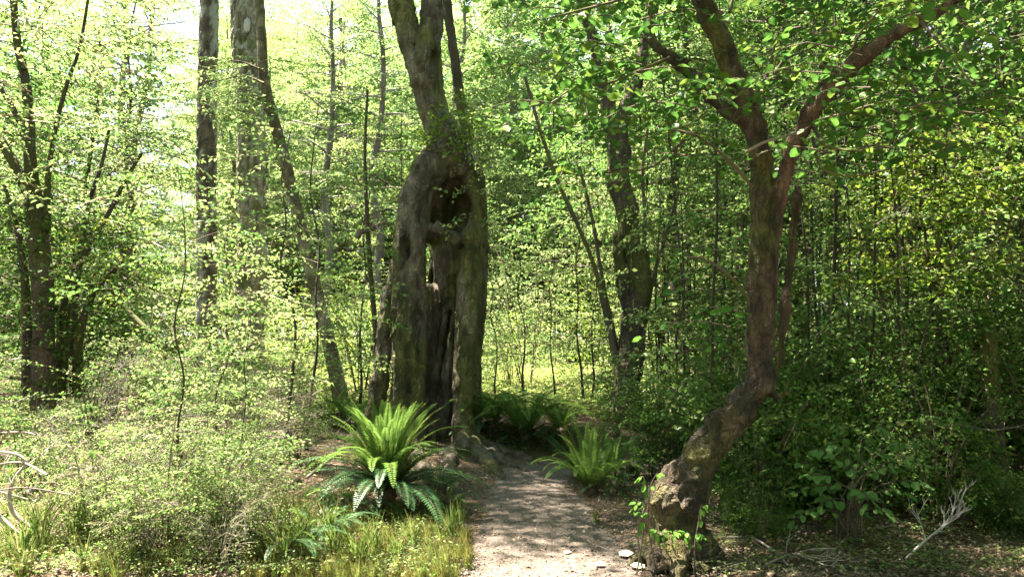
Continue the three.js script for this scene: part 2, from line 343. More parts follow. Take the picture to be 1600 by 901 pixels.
// ---------------------------------------------------------------- growing a tree
// returns limbs (points and radii) and the places where sprays sit
function grow(R, o) {
  const out = { limbs: [], tips: [] }, trunk = [], n = 7, top = o.top || new V3((R() - 0.5) * o.H * 0.12, o.H, (R() - 0.5) * o.H * 0.12), root = o.root || new V3();
  for (let k = 0; k <= n; k++) { const t = k / n; trunk.push(new V3(lerp(root.x, top.x, t) + (k && k < n ? (R() - 0.5) * o.wob : 0), lerp(root.y, top.y, t), lerp(root.z, top.z, t) + (k && k < n ? (R() - 0.5) * o.wob : 0))); }
  const radii = trunk.map((_, k) => lerp(o.r0, o.r1 ?? o.r0 * 0.2, Math.pow(k / n, 0.8)));
  radii[0] *= 1.25;
  out.trunk = { pts: trunk, r: radii };
  const curve = new THREE.CatmullRomCurve3(trunk, false, 'centripetal');
  for (let k = 0; k < o.nb; k++) {
    const t = lerp(o.from, 0.98, (k + R() * 0.8) / o.nb), p = curve.getPoint(t), az = o.az !== undefined ? o.az + (R() - 0.5) * o.fan : k * 2.39996 + R() * 0.7;
    const prof = o.profile ? o.profile((t - o.from) / (1 - o.from)) : Math.sin(Math.PI * (0.25 + 0.7 * (t - o.from) / (1 - o.from)));
    const len = o.len * prof * (0.7 + 0.6 * R());
    let d = new V3(Math.cos(az), lerp(o.el0 ?? 0.1, o.el1 ?? 0.9, (t - o.from) / (1 - o.from)) + 0.25 * (R() - 0.5), Math.sin(az)).normalize();
    const pts = [p.clone()], steps = 4;
    for (let s = 0; s < steps; s++) { p.addScaledVector(d, len / steps); d.y += (o.bend ?? -0.06); d.x += 0.3 * (R() - 0.5); d.z += 0.3 * (R() - 0.5); d.normalize(); pts.push(p.clone()); }
    const r = Math.max(0.006, Math.min(o.r0 * (1 - t * 0.75) * 0.45, len * 0.022));
    out.limbs.push({ pts, r: [r, r * 0.75, r * 0.5, r * 0.3, r * 0.12] });
    const bc = new THREE.CatmullRomCurve3(pts);
    for (let s = 0; s < o.subs; s++) {
      const u = lerp(0.25, 1, (s + R()) / o.subs), q = bc.getPoint(u), bt = bc.getTangent(u), sa = (s % 2 ? 1 : -1) * (0.5 + 0.6 * R()) * (u > 0.95 ? 0.2 : 1);
      const sd = new V3(bt.x * Math.cos(sa) - bt.z * Math.sin(sa), bt.y * 0.4 + 0.15 * (R() - 0.6), bt.x * Math.sin(sa) + bt.z * Math.cos(sa)).normalize(), sl = Math.min(len * 0.45, o.subLen || 1.2) * (0.6 + 0.6 * R());
      const e = q.clone().addScaledVector(sd, sl); e.y -= sl * 0.12;
      if (sl > 0.25) out.limbs.push({ pts: [q, q.clone().lerp(e, 0.5).add(new V3(0, sl * 0.04, 0)), e], r: [r * 0.35, r * 0.22, r * 0.08], fine: true });
      for (let j = 0; j < o.tips; j++) { const w = lerp(0.2, 1, (j + R()) / o.tips), tp = q.clone().lerp(e, w), ta = (R() - 0.5) * 1.9; out.tips.push({ p: tp, d: new V3(sd.x * Math.cos(ta) - sd.z * Math.sin(ta), sd.y + 0.3 * (R() - 0.55), sd.x * Math.sin(ta) + sd.z * Math.cos(ta)), s: 0.75 + 0.5 * R() }); }
    }
  }
  return out;
}
function woodGeo(limbsList, col, sides = 5) { const G = new Geo(); for (const l of limbsList) tube(G, l.pts, l.r, { sides: l.fine ? 3 : sides, per: l.fine ? 1 : 2, col }); return G.build(); }
function crownGeo(R, tips, o) { const G = new Geo(); for (const t of tips) spray(G, aim(t.p, t.d, t.s, (R() - 0.5) * (o.roll ?? 1.6)), R, o); return G.build(); }
const greyBark = (x, y, z) => { const m = fbm(x * 5, y * 2.2, z * 5, 3), l = fbm(x * 9 + 4, y * 7, z * 9, 2); let c = mix3([0.075, 0.06, 0.045], [0.17, 0.15, 0.125], clamp(0.5 + m, 0, 1)); if (l > 0.12) c = mix3(c, [0.3, 0.3, 0.27], clamp((l - 0.12) * 4, 0, 0.8)); return c; };
const mossBark = (x, y, z) => { const m = fbm(x * 6, y * 3, z * 6, 3), l = fbm(x * 2.3 + 4, y * 1.6, z * 2.3, 3); let c = mix3([0.05, 0.038, 0.027], [0.13, 0.1, 0.075], clamp(0.5 + m, 0, 1)); return mix3(c, mix3([0.05, 0.06, 0.012], [0.12, 0.12, 0.03], clamp(0.5 + m, 0, 1)), smooth(-0.08, 0.18, l)); };

// ---------------------------------------------------------------- the great hollow tree by the path
const canopyBough = (() => { const R = rng(41), G = new Geo(); for (let k = 0; k < 5; k++) { const a = (k / 5 - 0.4) * 2.4; spray(G, aim(new V3(0, (R() - 0.5) * 0.3, 0), new V3(Math.cos(a), 0.1 * (R() - 0.5), Math.sin(a)), 1, (R() - 0.5) * 0.5), R, { L: 0.8, nodes: 8, leaf: 0.085, wid: 0.055, cols: MID, depth: 1, tilt: 0.6, tw: 0 }); } return G.build(); })();
function canopy(parent, R, tips, scale = 1, mat = leafA) {
  const ms = [], ts = [];
  for (const t of tips) { const w = t.p.clone().sub(parent.position); ms.push(aim(w, t.d, t.s * scale, (R() - 0.5) * 0.8)); const g = 0.8 + 0.45 * R(); ts.push([g * (0.9 + 0.25 * R()), g, g]); }
  return copies(parent, 'crown', canopyBough, mat, ms, ts);
}
{
  const D = 10.4;
  const list = [
    [[628, 400, 0.02, 14], [611, 462, 0.04, 13], [603, 520, 0.06, 13], [594, 590, 0.1, 13], [584, 650, 0.12, 15], [574, 700, 0.16, 20]],
    [[700, 240, 0, 26], [672, 262, 0.08, 26], [650, 312, 0.14, 24], [640, 390, 0.16, 25], [641, 470, 0.16, 27], [640, 560, 0.16, 27], [638, 640, 0.16, 25], [634, 705, 0.2, 32]],
    [[714, 252, -0.02, 22], [732, 305, 0.05, 17], [737, 370, 0.1, 17], [734, 440, 0.12, 18], [727, 520, 0.12, 19], [722, 600, 0.12, 17], [723, 660, 0.14, 18], [733, 712, 0.2, 27]],
    [[714, 285, -0.56, 42], [712, 380, -0.6, 38], [706, 470, -0.58, 36], [700, 570, -0.54, 34], [696, 710, -0.5, 40]],
    [[730, 275, -0.22, 26], [740, 380, -0.26, 22], [734, 480, -0.28, 24], [726, 580, -0.28, 24], [726, 700, -0.24, 28]],
    [[690, 265, -0.3, 28], [676, 310, -0.34, 24], [672, 362, -0.36, 18]], [[676, 462, -0.36, 20], [668, 540, -0.3, 22], [664, 620, -0.28, 24], [664, 705, -0.24, 28]],
    [[668, 362, 0.2, 12], [690, 357, 0.3, 12], [706, 372, 0.26, 12], [709, 410, 0.06, 12], [700, 470, -0.14, 12]],
    [[696, 232, 0.02, 27], [724, 262, 0.0, 21]],
    [[702, 240, -0.05, 27], [690, 205, 0, 25], [676, 168, 0, 22], [667, 128, 0, 23], [662, 100, 0, 24]],
    [[655, 105, 0.02, 17], [640, 60, 0.02, 18], [626, 10, 0, 20], [616, -60, 0, 18], [590, -190, -0.1, 15], [560, -320, -0.3, 11]],
    [[667, 130, 0.05, 15], [671, 80, 0.1, 16], [674, 20, 0.08, 17], [672, -60, 0, 17], [690, -200, 0.1, 14], [730, -330, 0.4, 10]],
    [[650, 130, 0.12, 8], [656, 90, 0.17, 9], [660, 55, 0.15, 8], [664, 20, 0.1, 6]],
    [[655, 460, 0.3, 6], [660, 540, 0.3, 7], [655, 630, 0.28, 8], [650, 700, 0.3, 10]],
    [[622, 430, 0.22, 8], [618, 520, 0.26, 8], [622, 610, 0.26, 9], [612, 690, 0.26, 13]],
  ];
  const prims = [...limbs(list, D), ...limbs([
    [[713, 400, 0.1, 3.2], [710, 470, 0.02, 3.5], [704, 540, -0.06, 3.2], [695, 585, -0.1, 3.6], [699, 640, -0.06, 3.4], [707, 700, 0.08, 5]],
    [[706, 380, -0.1, 4], [700, 450, -0.16, 4], [688, 545, -0.18, 4.5], [680, 610, -0.14, 5], [672, 690, -0.02, 8]],
  ], D, true)];
  // roots that run out over the ground
  const rootLine = (pts) => { const q = pts.map(([px, py, r]) => { const g = ground(px, py); g.y += r * 0.25; return [g, r]; }); for (let i = 0; i + 1 < q.length; i++) prims.push({ a: q[i][0], b: q[i + 1][0], ra: q[i][1], rb: q[i + 1][1] }); };
  rootLine([[738, 706, 0.13], [757, 722, 0.09], [775, 738, 0.06], [786, 750, 0.03]]);
  rootLine([[742, 700, 0.12], [775, 706, 0.075], [812, 714, 0.05], [850, 728, 0.03]]);
  rootLine([[745, 698, 0.1], [790, 724, 0.05], [822, 737, 0.025]]);
  rootLine([[700, 712, 0.1], [705, 740, 0.06], [690, 760, 0.035]]);
  rootLine([[640, 708, 0.13], [660, 735, 0.08], [672, 760, 0.04]]);
  rootLine([[578, 690, 0.12], [552, 690, 0.08], [520, 684, 0.05], [490, 690, 0.03]]);
  const carve = [
    { p: at(712, 322, D - 0.1), r: new V3(0.22, 0.37, 0.6), k: 0.05 },
    { p: at(633, 387, D - 0.42), r: new V3(0.055, 0.16, 0.2), k: 0.05 }, { p: at(648, 500, D - 0.42), r: new V3(0.045, 0.14, 0.12), k: 0.05 },
    { p: at(637, 590, D - 0.42), r: new V3(0.03, 0.2, 0.1), k: 0.05 }, { p: at(676, 96, D - 0.2), r: new V3(0.035, 0.16, 0.09), k: 0.04 },
    { p: at(669, 415, D), r: new V3(0.025, 0.32, 0.8), k: 0.03 }, { p: at(690, 525, D - 0.28), r: new V3(0.17, 1.28, 0.5), k: 0.05 },
  ];
  const base = new V3(-1.05, gh(-1.05, -10.4) - 0.05, -10.4);
  const T = thing('hollow_tree', 'great gnarled tree with split hollow trunk standing beside the bend of the path', 'tree', base);
  const geo = solid(prims, {
    cell: 0.021, k: 0.06, carve, girth: 0.35,
    relief: (x, y, z) => 0.05 * fbm(x * 6, y * 1.8, z * 6, 3) + 0.05 * (0.2 - Math.abs(fbm(x * 11 + 3, y * 1.9, z * 11, 2))) + 0.028 * fbm(x * 19 + 3, y * 11, z * 19, 2) + 0.014 * fbm(x * 42, y * 26, z * 42, 1),
    col: (x, y, z) => {
      const m = 1.5 * fbm(x * 10, y * 4.5, z * 10, 4), l = fbm(x * 2.4 + 1, y * 1.2, z * 2.4, 3);
      let c = mix3([0.088, 0.07, 0.05], [0.235, 0.2, 0.145], clamp(0.5 + 1.1 * m, 0, 1));
      c = mix3(c, mix3([0.062, 0.066, 0.018], [0.18, 0.175, 0.055], clamp(0.5 + m, 0, 1)), smooth(-0.05, 0.2, l + 0.1 * smooth(-1.0, -1.25, x)));
      return c;
    },
  });
  part(T, 'trunk', geo, barkMat, true);
  // crown above the picture
  const R = rng(7), tips = [], wood = [];
  for (const [px, py, dz, H, az] of [[560, -318, -0.3, 5, 2.6], [728, -328, 0.4, 5, 0.2], [600, -180, -0.1, 3.5, 3.4], [692, -200, 0.1, 3.5, -0.4]]) {
    const root = at(px, py, D - dz), g = grow(R, { root, top: root.clone().add(new V3(Math.cos(az) * 1.6, H, Math.sin(az) * 1.2)), H, r0: 0.1, wob: 0.5, from: 0.1, nb: 10, len: 3.2, subs: 5, tips: 2, el0: 0.15, el1: 0.8, subLen: 1.3 });
    wood.push(g.trunk, ...g.limbs); tips.push(...g.tips);
  }
  part(T, 'upper_limbs', woodGeo(wood, mossBark), smoothBarkMat, true).userData.kind = 'stuff';
  canopy(T, R, tips.filter((t) => R() < (t.p.z > -11 ? 0.7 : 0.4) && t.p.z > -14 && t.p.x < 0.5), 1.0);
  // the sprig of leaves at the knot and a dead twig
  const G = new Geo();
  for (let k = 0; k < 46; k++) { const p = at(690 + (R() - 0.35) * 75, 195 + (R() - 0.5) * 90, D - 0.25 - R() * 0.4), a = R() * 6.28; spray(G, aim(p, new V3(Math.cos(a), 0.1, Math.sin(a)), 0.5 + 0.3 * R(), (R() - 0.5) * 2), R, { L: 0.42, nodes: 5, leaf: 0.085, wid: 0.058, cols: GOLD, depth: 1, tilt: 0.7 }); }
  for (let k = 0; k < 60; k++) { const p = at(752 + (R() - 0.5) * 55, 240 + (R() - 0.5) * 210, D - R() * 0.7), a = R() * 6.28; spray(G, aim(p, new V3(Math.cos(a), -0.2, Math.sin(a)), 0.5 + 0.4 * R(), (R() - 0.5) * 2), R, { L: 0.45, nodes: 5, leaf: 0.08, wid: 0.054, cols: PALE, depth: 1, tilt: 0.7 }); }
  part(T, 'epicormic_foliage', G.build(), leafA, true).userData.kind = 'stuff';
}

// ---------------------------------------------------------------- the twisted tree in front
const broadLeaf = (() => {                                             // a rounded leaf with a folded midrib and a short stalk, 1 long
  const G = new Geo(), W = [0, 0.3, 0.43, 0.42, 0.28, 0], X = [0.0, 0.1, 0.32, 0.58, 0.84, 1.04], c = [1, 1, 1];
  const mid = X.map((x, k) => G.vert(x, -0.1 * x * x, 0, 0, 1, 0, c));
  for (const s of [-1, 1]) {
    const e = X.map((x, k) => (k && k < 5 ? G.vert(x + 0.02, -0.1 * x * x + 0.09 - 0.05 * (k === 2), s * W[k], 0, 1, 0, c) : mid[k]));
    for (let k = 0; k < 5; k++) { const q = [mid[k], e[k], e[k + 1], mid[k + 1]]; const t = (a, b, d) => { if (a !== b && b !== d && a !== d) s > 0 ? G.tri(a, b, d) : G.tri(a, d, b); }; t(q[0], q[1], q[2]); t(q[0], q[2], q[3]); }
  }
  const a = G.vert(-0.28, 0.03, -0.015, 0, 1, 0, c), b = G.vert(-0.28, 0.03, 0.015, 0, 1, 0, c); G.tri(a, mid[0], b);
  return G.build(true);
})();
function leafTints(seed, cols, n) { const R = rng(seed); return Array.from({ length: n }, (_, k) => { const c = cols[k % cols.length], g = 0.75 + 0.5 * R(), m = leafBroad.clone(); m.name = 'broad_leaf_tint'; m.color.setRGB(c[0] * g, c[1] * g, c[2] * g); return m; }); }
const broadMats = leafTints(5, [[0.07, 0.17, 0.03], [0.09, 0.2, 0.035], [0.055, 0.14, 0.03], [0.12, 0.2, 0.03]], 6);
const score = (p, s) => { const v = p.clone().project(camera); return Math.abs(v.x) < 1 && Math.abs(v.y) < 1 && v.z < 1 ? s / p.distanceTo(camera.position) : 0; };
camera.updateMatrixWorld(); camera.updateProjectionMatrix();
// leaves set along twigs; those that show largest become parts of their own, the others one mass
function leafyTwigs(parent, twigs, R, o) {
  const G = new Geo(), leaves = [];
  for (const t of twigs) {
    tube(G, t.pts, [0.006, 0.004, 0.002].map((x) => x * (o.tw || 1)), { sides: 4, per: 2, col: () => [0.09, 0.065, 0.045] });
    const c = new THREE.CatmullRomCurve3(t.pts), n = t.n;
    for (let k = 0; k < n; k++) {
      const u = (k + 0.5 + 0.4 * R()) / n, p = c.getPoint(Math.min(1, u)), d = c.getTangent(Math.min(1, u)), a = (k % 2 ? 1 : -1) * (0.6 + 0.7 * R());
      const dir = new V3(d.x * Math.cos(a) - d.z * Math.sin(a), -0.15 - 0.5 * R(), d.x * Math.sin(a) + d.z * Math.cos(a)).normalize(), s = o.leaf * (0.65 + 0.6 * R());
      p.addScaledVector(dir, s * 0.28);
      leaves.push({ m: aim(p, dir, s, (R() - 0.5) * 1.6).multiply(new THREE.Matrix4().makeScale(1, 1, o.slim || 1)), p, s });
    }
  }
  part(parent, 'twigs', G.build(), smoothBarkMat, true).userData.kind = 'stuff';
  leaves.sort((a, b) => score(b.p, b.s) - score(a.p, a.s));
  const inv = new THREE.Matrix4().makeTranslation(-parent.position.x, -parent.position.y, -parent.position.z), cut = Math.min(o.parts, leaves.length), ms = [], ts = [];
  leaves.forEach((l, k) => {
    l.m.premultiply(inv);
    if (k < cut) { const m = new THREE.Mesh(broadLeaf, o.mats[Math.floor(R() * o.mats.length)]); m.name = 'leaf'; m.castShadow = m.receiveShadow = true; l.m.decompose(m.position, m.quaternion, m.scale); parent.add(m); } else { ms.push(l.m); const c = o.cols[Math.floor(R() * o.cols.length)], g = 0.75 + 0.5 * R(); ts.push([c[0] * g, c[1] * g, c[2] * g]); }
  });
  if (ms.length) copies(parent, 'foliage', broadLeaf, leafBroad, ms, ts);
}
const T2D = 5.75;
{
  const list = [
    [[1054, 866, 0, 48], [1053, 825, 0.02, 45], [1056, 785, 0.04, 43], [1078, 748, 0.04, 33], [1100, 709, 0.02, 26], [1126, 671, 0, 25], [1158, 636, 0, 23], [1184, 600, 0, 19], [1187, 560, 0, 16]],
    [[1187, 590, 0, 17], [1183, 520, 0, 16], [1186, 440, 0, 16], [1189, 360, 0, 16.5], [1190, 300, 0, 17], [1190, 250, 0, 17], [1180, 200, 0.02, 15.5], [1160, 145, 0.04, 15.5], [1135, 80, 0.05, 16], [1112, 35, 0.05, 15.5], [1088, -20, 0.05, 15], [1050, -110, 0.1, 13]],
    [[1196, 600, 0.02, 9], [1202, 520, 0.05, 8], [1206, 430, 0.06, 8], [1212, 350, 0.07, 9], [1222, 285, 0.09, 11], [1241, 228, 0.12, 12], [1267, 177, 0.14, 13], [1309, 123, 0.2, 14.5], [1350, 88, 0.24, 12], [1402, 52, 0.3, 10], [1465, 20, 0.36, 8], [1500, -6, 0.42, 7.5], [1580, -60, 0.55, 7]],
    [[1204, 612, -0.06, 9], [1217, 560, -0.1, 7], [1227, 480, -0.12, 7], [1238, 390, -0.12, 7], [1246, 310, -0.12, 8], [1248, 296, -0.12, 5]],
    [[1172, 196, 0.02, 10], [1140, 174, -0.02, 9], [1112, 152, -0.06, 8], [1086, 122, -0.1, 8], [1062, 100, -0.14, 8], [1030, 76, -0.2, 7], [1008, 60, -0.24, 5]],
    [[1216, 620, 0.0, 8], [1230, 612, 0.0, 5]], [[1136, 652, 0.06, 12], [1112, 652, 0.08, 8]],
    [[1026, 805, 0.04, 18], [1032, 850, 0.06, 26]], [[1085, 850, 0.05, 26], [1100, 870, 0.06, 18]],
  ];
  const g0 = ground(1052, 868), base = new V3(g0.x, gh(g0.x, -T2D) - 0.03, -T2D);
  const prims = limbs(list, T2D);
  prims.push({ a: at(1054, 845, T2D), b: new V3(base.x, base.y - 0.1, base.z), ra: 0.21, rb: 0.25 });
  for (const [x, y, r] of [[985, 885, 0.05], [1010, 905, 0.06], [1100, 900, 0.06], [1130, 880, 0.05], [1060, 915, 0.05]]) { const e = ground(x, y); e.y += 0.005; prims.push({ a: base.clone().add(new V3(0, 0.16, 0)).lerp(e, 0.3).add(new V3(0, 0.05, 0)), b: e, ra: r * 1.7, rb: r * 0.45, k: 0.08 }); }
  const T = thing('twisted_tree', 'leaning twisted tree with a forked mossy trunk and bare reddish limb', 'tree', base);
  part(T, 'trunk', solid(prims, {
    cell: 0.0145, k: 0.035, girth: 0.14,
    relief: (x, y, z) => 0.024 * fbm(x * 10, y * 5, z * 10, 3) + 0.02 * fbm(x * 26 + 3, y * 12, z * 26, 2) + 0.02 * (0.2 - Math.abs(fbm(x * 17 + 3, y * 3.4, z * 17, 2))) + smooth(1.9, 1.0, y) * (0.045 * fbm(x * 13, y * 11, z * 13, 2) + 0.03 * fbm(x * 34, y * 30, z * 34, 2)),
    col: (x, y, z) => {
      const m = fbm(x * 14, y * 9, z * 14, 3), l = fbm(x * 3.4 + 1, y * 2.2, z * 3.4, 3), v = at(1205, 300, T2D).x;
      const red = smooth(v - 0.02, v + 0.06, x) * smooth(1.35, 1.7, y) * smooth(-0.1, 0.14, z + T2D + 0.1);
      const bare = mix3([0.075, 0.042, 0.027], [0.2, 0.125, 0.085], clamp(0.5 + 1.6 * fbm(x * 22, y * 6, z * 22, 3), 0, 1));
      const rough = mix3([0.035, 0.025, 0.016], [0.12, 0.088, 0.055], clamp(0.5 + 1.7 * m, 0, 1)), moss = mix3([0.035, 0.038, 0.009], [0.12, 0.11, 0.03], clamp(0.5 + 1.7 * m, 0, 1));
      return mix3(mix3(rough, moss, smooth(-0.12, 0.15, l)), bare, red);
    },
  }), barkMat, true);
  const R = rng(21), thin = [
    [[1176, 292, 0.05], [1150, 262, 0.1], [1118, 232, 0.14], [1080, 208, 0.18], [1035, 205, 0.2], [1000, 214, 0.2]], [[1172, 470, 0.04], [1140, 430, 0.1], [1100, 405, 0.12], [1070, 400, 0.1]],
    [[1165, 238, 0.2], [1195, 222, 0.26], [1222, 214, 0.26], [1250, 204, 0.2]], [[1196, 150, 0.0], [1212, 116, 0], [1225, 95, 0], [1262, 78, 0], [1300, 60, 0.1]], [[1186, 140, 0], [1204, 105, -0.1], [1214, 60, -0.1], [1240, 20, -0.1]],
    [[1272, 200, 0.1], [1290, 225, 0.3], [1330, 235, 0.5], [1380, 232, 0.7]], [[1270, 215, 0.1], [1285, 262, 0.3], [1330, 275, 0.5], [1400, 262, 0.6]], [[1140, 20, 0.1], [1150, -10, 0.1], [1190, -40, 0.1]],
    [[1030, 76, -0.2], [1018, 40, -0.2], [1020, 0, -0.2]], [[1062, 100, -0.1], [1085, 92, -0.1], [1115, 98, -0.1]], [[1046, 90, -0.1], [1000, 110, 0], [950, 130, 0.2], [890, 140, 0.4], [840, 190, 0.5]], [[1080, 208, 0.15], [1020, 260, 0.3], [950, 270, 0.5]],
    [[1380, 75, 0.3], [1400, 110, 0.6], [1440, 150, 0.8]], [[1440, 35, 0.4], [1480, 80, 0.8], [1520, 130, 1]], [[1100, 0, 0.1], [1020, -10, 0.4], [930, 10, 0.7], [850, 30, 0.9]], [[1320, 130, 0.2], [1340, 60, 0.5], [1380, 10, 0.7]],
  ];
  thin.forEach((l, k) => part(T, 'branch', tube(new Geo(), l.map(([x, y, dz]) => at(x, y, T2D - dz)), [0.014, 0.01, 0.005], { sides: 6, per: 4, amp: 0.5, freq: 12, col: k === 2 ? () => [0.22, 0.19, 0.14] : mossBark }).build(), smoothBarkMat, true));
  const twigs = [], add = (n, x0, x1, y0, y1, d0, d1, k) => { for (let j = 0; j < n; j++) { const p = at(lerp(x0, x1, R()), lerp(y0, y1, R()), lerp(d0, d1, R())), a = R() * 6.28, l = 0.3 + 0.45 * R(), q = p.clone().add(new V3(Math.cos(a) * l, 0.1 * (R() - 0.6), Math.sin(a) * l)); twigs.push({ pts: [p, p.clone().lerp(q, 0.5).add(new V3(0, 0.05, 0)), q.add(new V3(0, -0.12 * R(), 0))], n: k + Math.floor(R() * 5) }); } };
  add(150, 815, 1130, -40, 215, 4.8, 8.2, 8); add(20, 880, 1100, 180, 300, 5.2, 8.5, 6); add(70, 1180, 1420, -30, 140, 5, 8, 7); add(36, 1330, 1560, 20, 200, 4.4, 7, 6); add(34, 1290, 1480, 120, 250, 4.6, 6.5, 6); add(14, 1040, 1180, 330, 560, 6, 7.5, 5); add(24, 1230, 1330, 160, 300, 6.2, 8, 6);
  leafyTwigs(T, twigs, R, { leaf: 0.07, parts: 300, mats: broadMats, cols: [[0.07, 0.17, 0.03], [0.09, 0.2, 0.035], [0.055, 0.14, 0.03], [0.12, 0.2, 0.03]] });
  // crown over the path, above the picture
  const tips = [], wood = [];
  for (const [px, py, dz, H, az] of [[1052, -105, 0.1, 2.6, 3.4], [1575, -58, 0.55, 2.4, 0.3], [1052, -105, 0.1, 2.8, 1.2]]) { const root = at(px, py, T2D - dz), g = grow(R, { root, top: root.clone().add(new V3(Math.cos(az) * 1.4, H, Math.sin(az) * 1.4)), H, r0: 0.07, wob: 0.3, from: 0.2, nb: 8, len: 2.4, subs: 4, tips: 2, el0: 0.1, el1: 0.7, subLen: 1 }); wood.push(g.trunk, ...g.limbs); tips.push(...g.tips); }
  part(T, 'upper_limbs', woodGeo(wood, mossBark), smoothBarkMat, true).userData.kind = 'stuff';
  canopy(T, R, tips, 0.9);
}

// ---------------------------------------------------------------- the mossy tree behind the bend
{
  const D = 12.4, list = [
    [[978, 700, 0, 30], [974, 640, 0, 22], [984, 580, 0, 20], [990, 500, 0, 19], [997, 440, 0, 18], [986, 390, 0, 15], [979, 330, 0, 17], [966, 285, 0, 18], [966, 240, 0, 16]],
    [[1006, 400, 0.05, 9], [1008, 440, 0.06, 12], [1002, 490, 0.05, 12]], [[964, 370, 0.08, 8], [968, 420, 0.1, 9], [980, 480, 0.08, 10]],
    [[964, 250, 0, 14], [952, 200, 0, 10], [950, 150, 0, 11], [936, 110, 0, 9], [926, 60, 0, 8], [905, -20, 0, 8], [880, -120, 0, 7]],
    [[970, 245, 0, 15], [970, 205, 0.05, 11], [980, 165, 0.05, 11], [996, 130, 0.05, 9], [1012, 60, 0.05, 9], [1030, -40, 0, 9], [1070, -140, 0, 8]],
  ];
  const base = at(980, 690, D); base.y = gh(base.x, base.z) - 0.05;
  const prims = limbs(list, D); prims.push({ a: at(977, 690, D), b: base.clone(), ra: 0.26, rb: 0.36 });
  const T = thing('mossy_tree', 'dark mossy tree with lumpy trunk forking in two behind the path bend', 'tree', base);
  part(T, 'trunk', solid(prims, { cell: 0.024, k: 0.05, girth: 0.25, relief: (x, y, z) => 0.05 * fbm(x * 8, y * 3.2, z * 8, 3) + 0.015 * fbm(x * 20 + 3, y * 9, z * 20, 2), col: mossBark }), barkMat, true);
  for (const l of [
    [[964, 570, 0.1, 6], [948, 500, 0.1, 4], [930, 420, 0.1, 3.6], [900, 345, 0.1, 3.3], [870, 280, 0.1, 3], [848, 215, 0.1, 2.8], [820, 120, 0.1, 2.4]],
    [[966, 560, -0.1, 5], [942, 440, -0.1, 3.2], [925, 340, -0.15, 2.8], [905, 260, -0.2, 2.6]], [[998, 560, 0.05, 5], [1012, 480, 0.05, 3.4], [1030, 400, 0, 3], [1060, 300, 0, 2.6]], [[1004, 420, 0, 4], [1008, 340, 0, 3], [1004, 270, 0, 2.8], [1012, 200, 0, 2.6]],
  ]) part(T, 'stem', tube(new Geo(), l.map(([x, y, dz]) => at(x, y, D - dz)), l.map((q) => q[3] * D / F), { sides: 8, per: 5, amp: 0.4, freq: 14, col: mossBark }).build(true), smoothBarkMat, true);
  const R = rng(31), tips = [], wood = [];
  for (const [px, py, H, az] of [[880, -118, 4, 2.8], [1070, -138, 4, -1.7]]) { const root = at(px, py, D), g = grow(R, { root, top: root.clone().add(new V3(Math.cos(az) * 2.2, H, Math.sin(az) * 2.2)), H, r0: 0.09, wob: 0.4, from: 0.1, nb: 10, len: 3.2, subs: 5, tips: 2, el0: 0.1, el1: 0.7, subLen: 1.3 }); wood.push(g.trunk, ...g.limbs); tips.push(...g.tips); }
  part(T, 'upper_limbs', woodGeo(wood, mossBark), smoothBarkMat, true).userData.kind = 'stuff';
  canopy(T, R, tips.filter((t) => R() < 0.5 && (t.p.x < 0.4 || t.p.z < -13.2)), 1.1, leafC);
  // beards of hanging moss
  const G = new Geo();
  for (let k = 0; k < 900; k++) {
    const t = R(), px = R() < 0.5 ? lerp(830, 965, R()) : lerp(960, 1120, R()), p = at(px, lerp(160, 540, R()), D + (R() - 0.5) * 1.4), l = 0.08 + 0.5 * R() * R(), a = R() * 3.1, w = 0.004 + 0.006 * R(), g = 0.7 + 0.6 * R(), c = [0.13 * g, 0.15 * g, 0.045 * g];
    const v = [G.vert(p.x - w * Math.cos(a), p.y, p.z - w * Math.sin(a), 0, 0, 1, c), G.vert(p.x + w * Math.cos(a), p.y, p.z + w * Math.sin(a), 0, 0, 1, c), G.vert(p.x + 0.02 * (R() - 0.5), p.y - l, p.z + 0.02 * (R() - 0.5), 0, 0, 1, c)]; G.tri(v[0], v[1], v[2]);
  }
  part(T, 'hanging_moss', G.build(), leafA, true).userData.kind = 'stuff';
}

// ---------------------------------------------------------------- tall beech trunks on the open side
const paleBark = (x, y, z) => { const m = fbm(x * 16, y * 3.2, z * 16, 4), l = fbm(x * 3 + 4, y * 2.2, z * 3, 3), w = fbm(x * 11, y * 8, z * 11, 2); let c = mix3([0.11, 0.085, 0.055], [0.36, 0.31, 0.22], clamp(0.5 + 1.7 * m, 0, 1)); c = mix3(c, [0.11, 0.125, 0.04], smooth(0.05, 0.2, l) * 0.7); return mix3(c, [0.45, 0.43, 0.37], smooth(0.18, 0.26, w) * 0.7); };
const blotchBark = (x, y, z) => { const m = fbm(x * 13, y * 6, z * 13, 3), l = fbm(x * 4.5 + 4, y * 3, z * 4.5, 3) + 0.5 * fbm(x * 16, y * 13, z * 16, 2); return mix3(mix3([0.07, 0.05, 0.036], [0.21, 0.165, 0.125], clamp(0.5 + 1.5 * m, 0, 1)), mix3([0.3, 0.29, 0.26], [0.5, 0.49, 0.45], clamp(0.5 + m, 0, 1)), smooth(0.04, 0.12, l) * 0.85); };
const bandBark = (x, y, z) => { const l = fbm(x * 3 + 4, y * 4.2, z * 3, 3), m = 1.4 * fbm(x * 14, y * 8, z * 14, 3); return mix3(mix3([0.09, 0.07, 0.04], [0.2, 0.17, 0.1], clamp(0.5 + m, 0, 1)), [0.36, 0.32, 0.22], smooth(0.05, 0.2, l) * 0.8); };
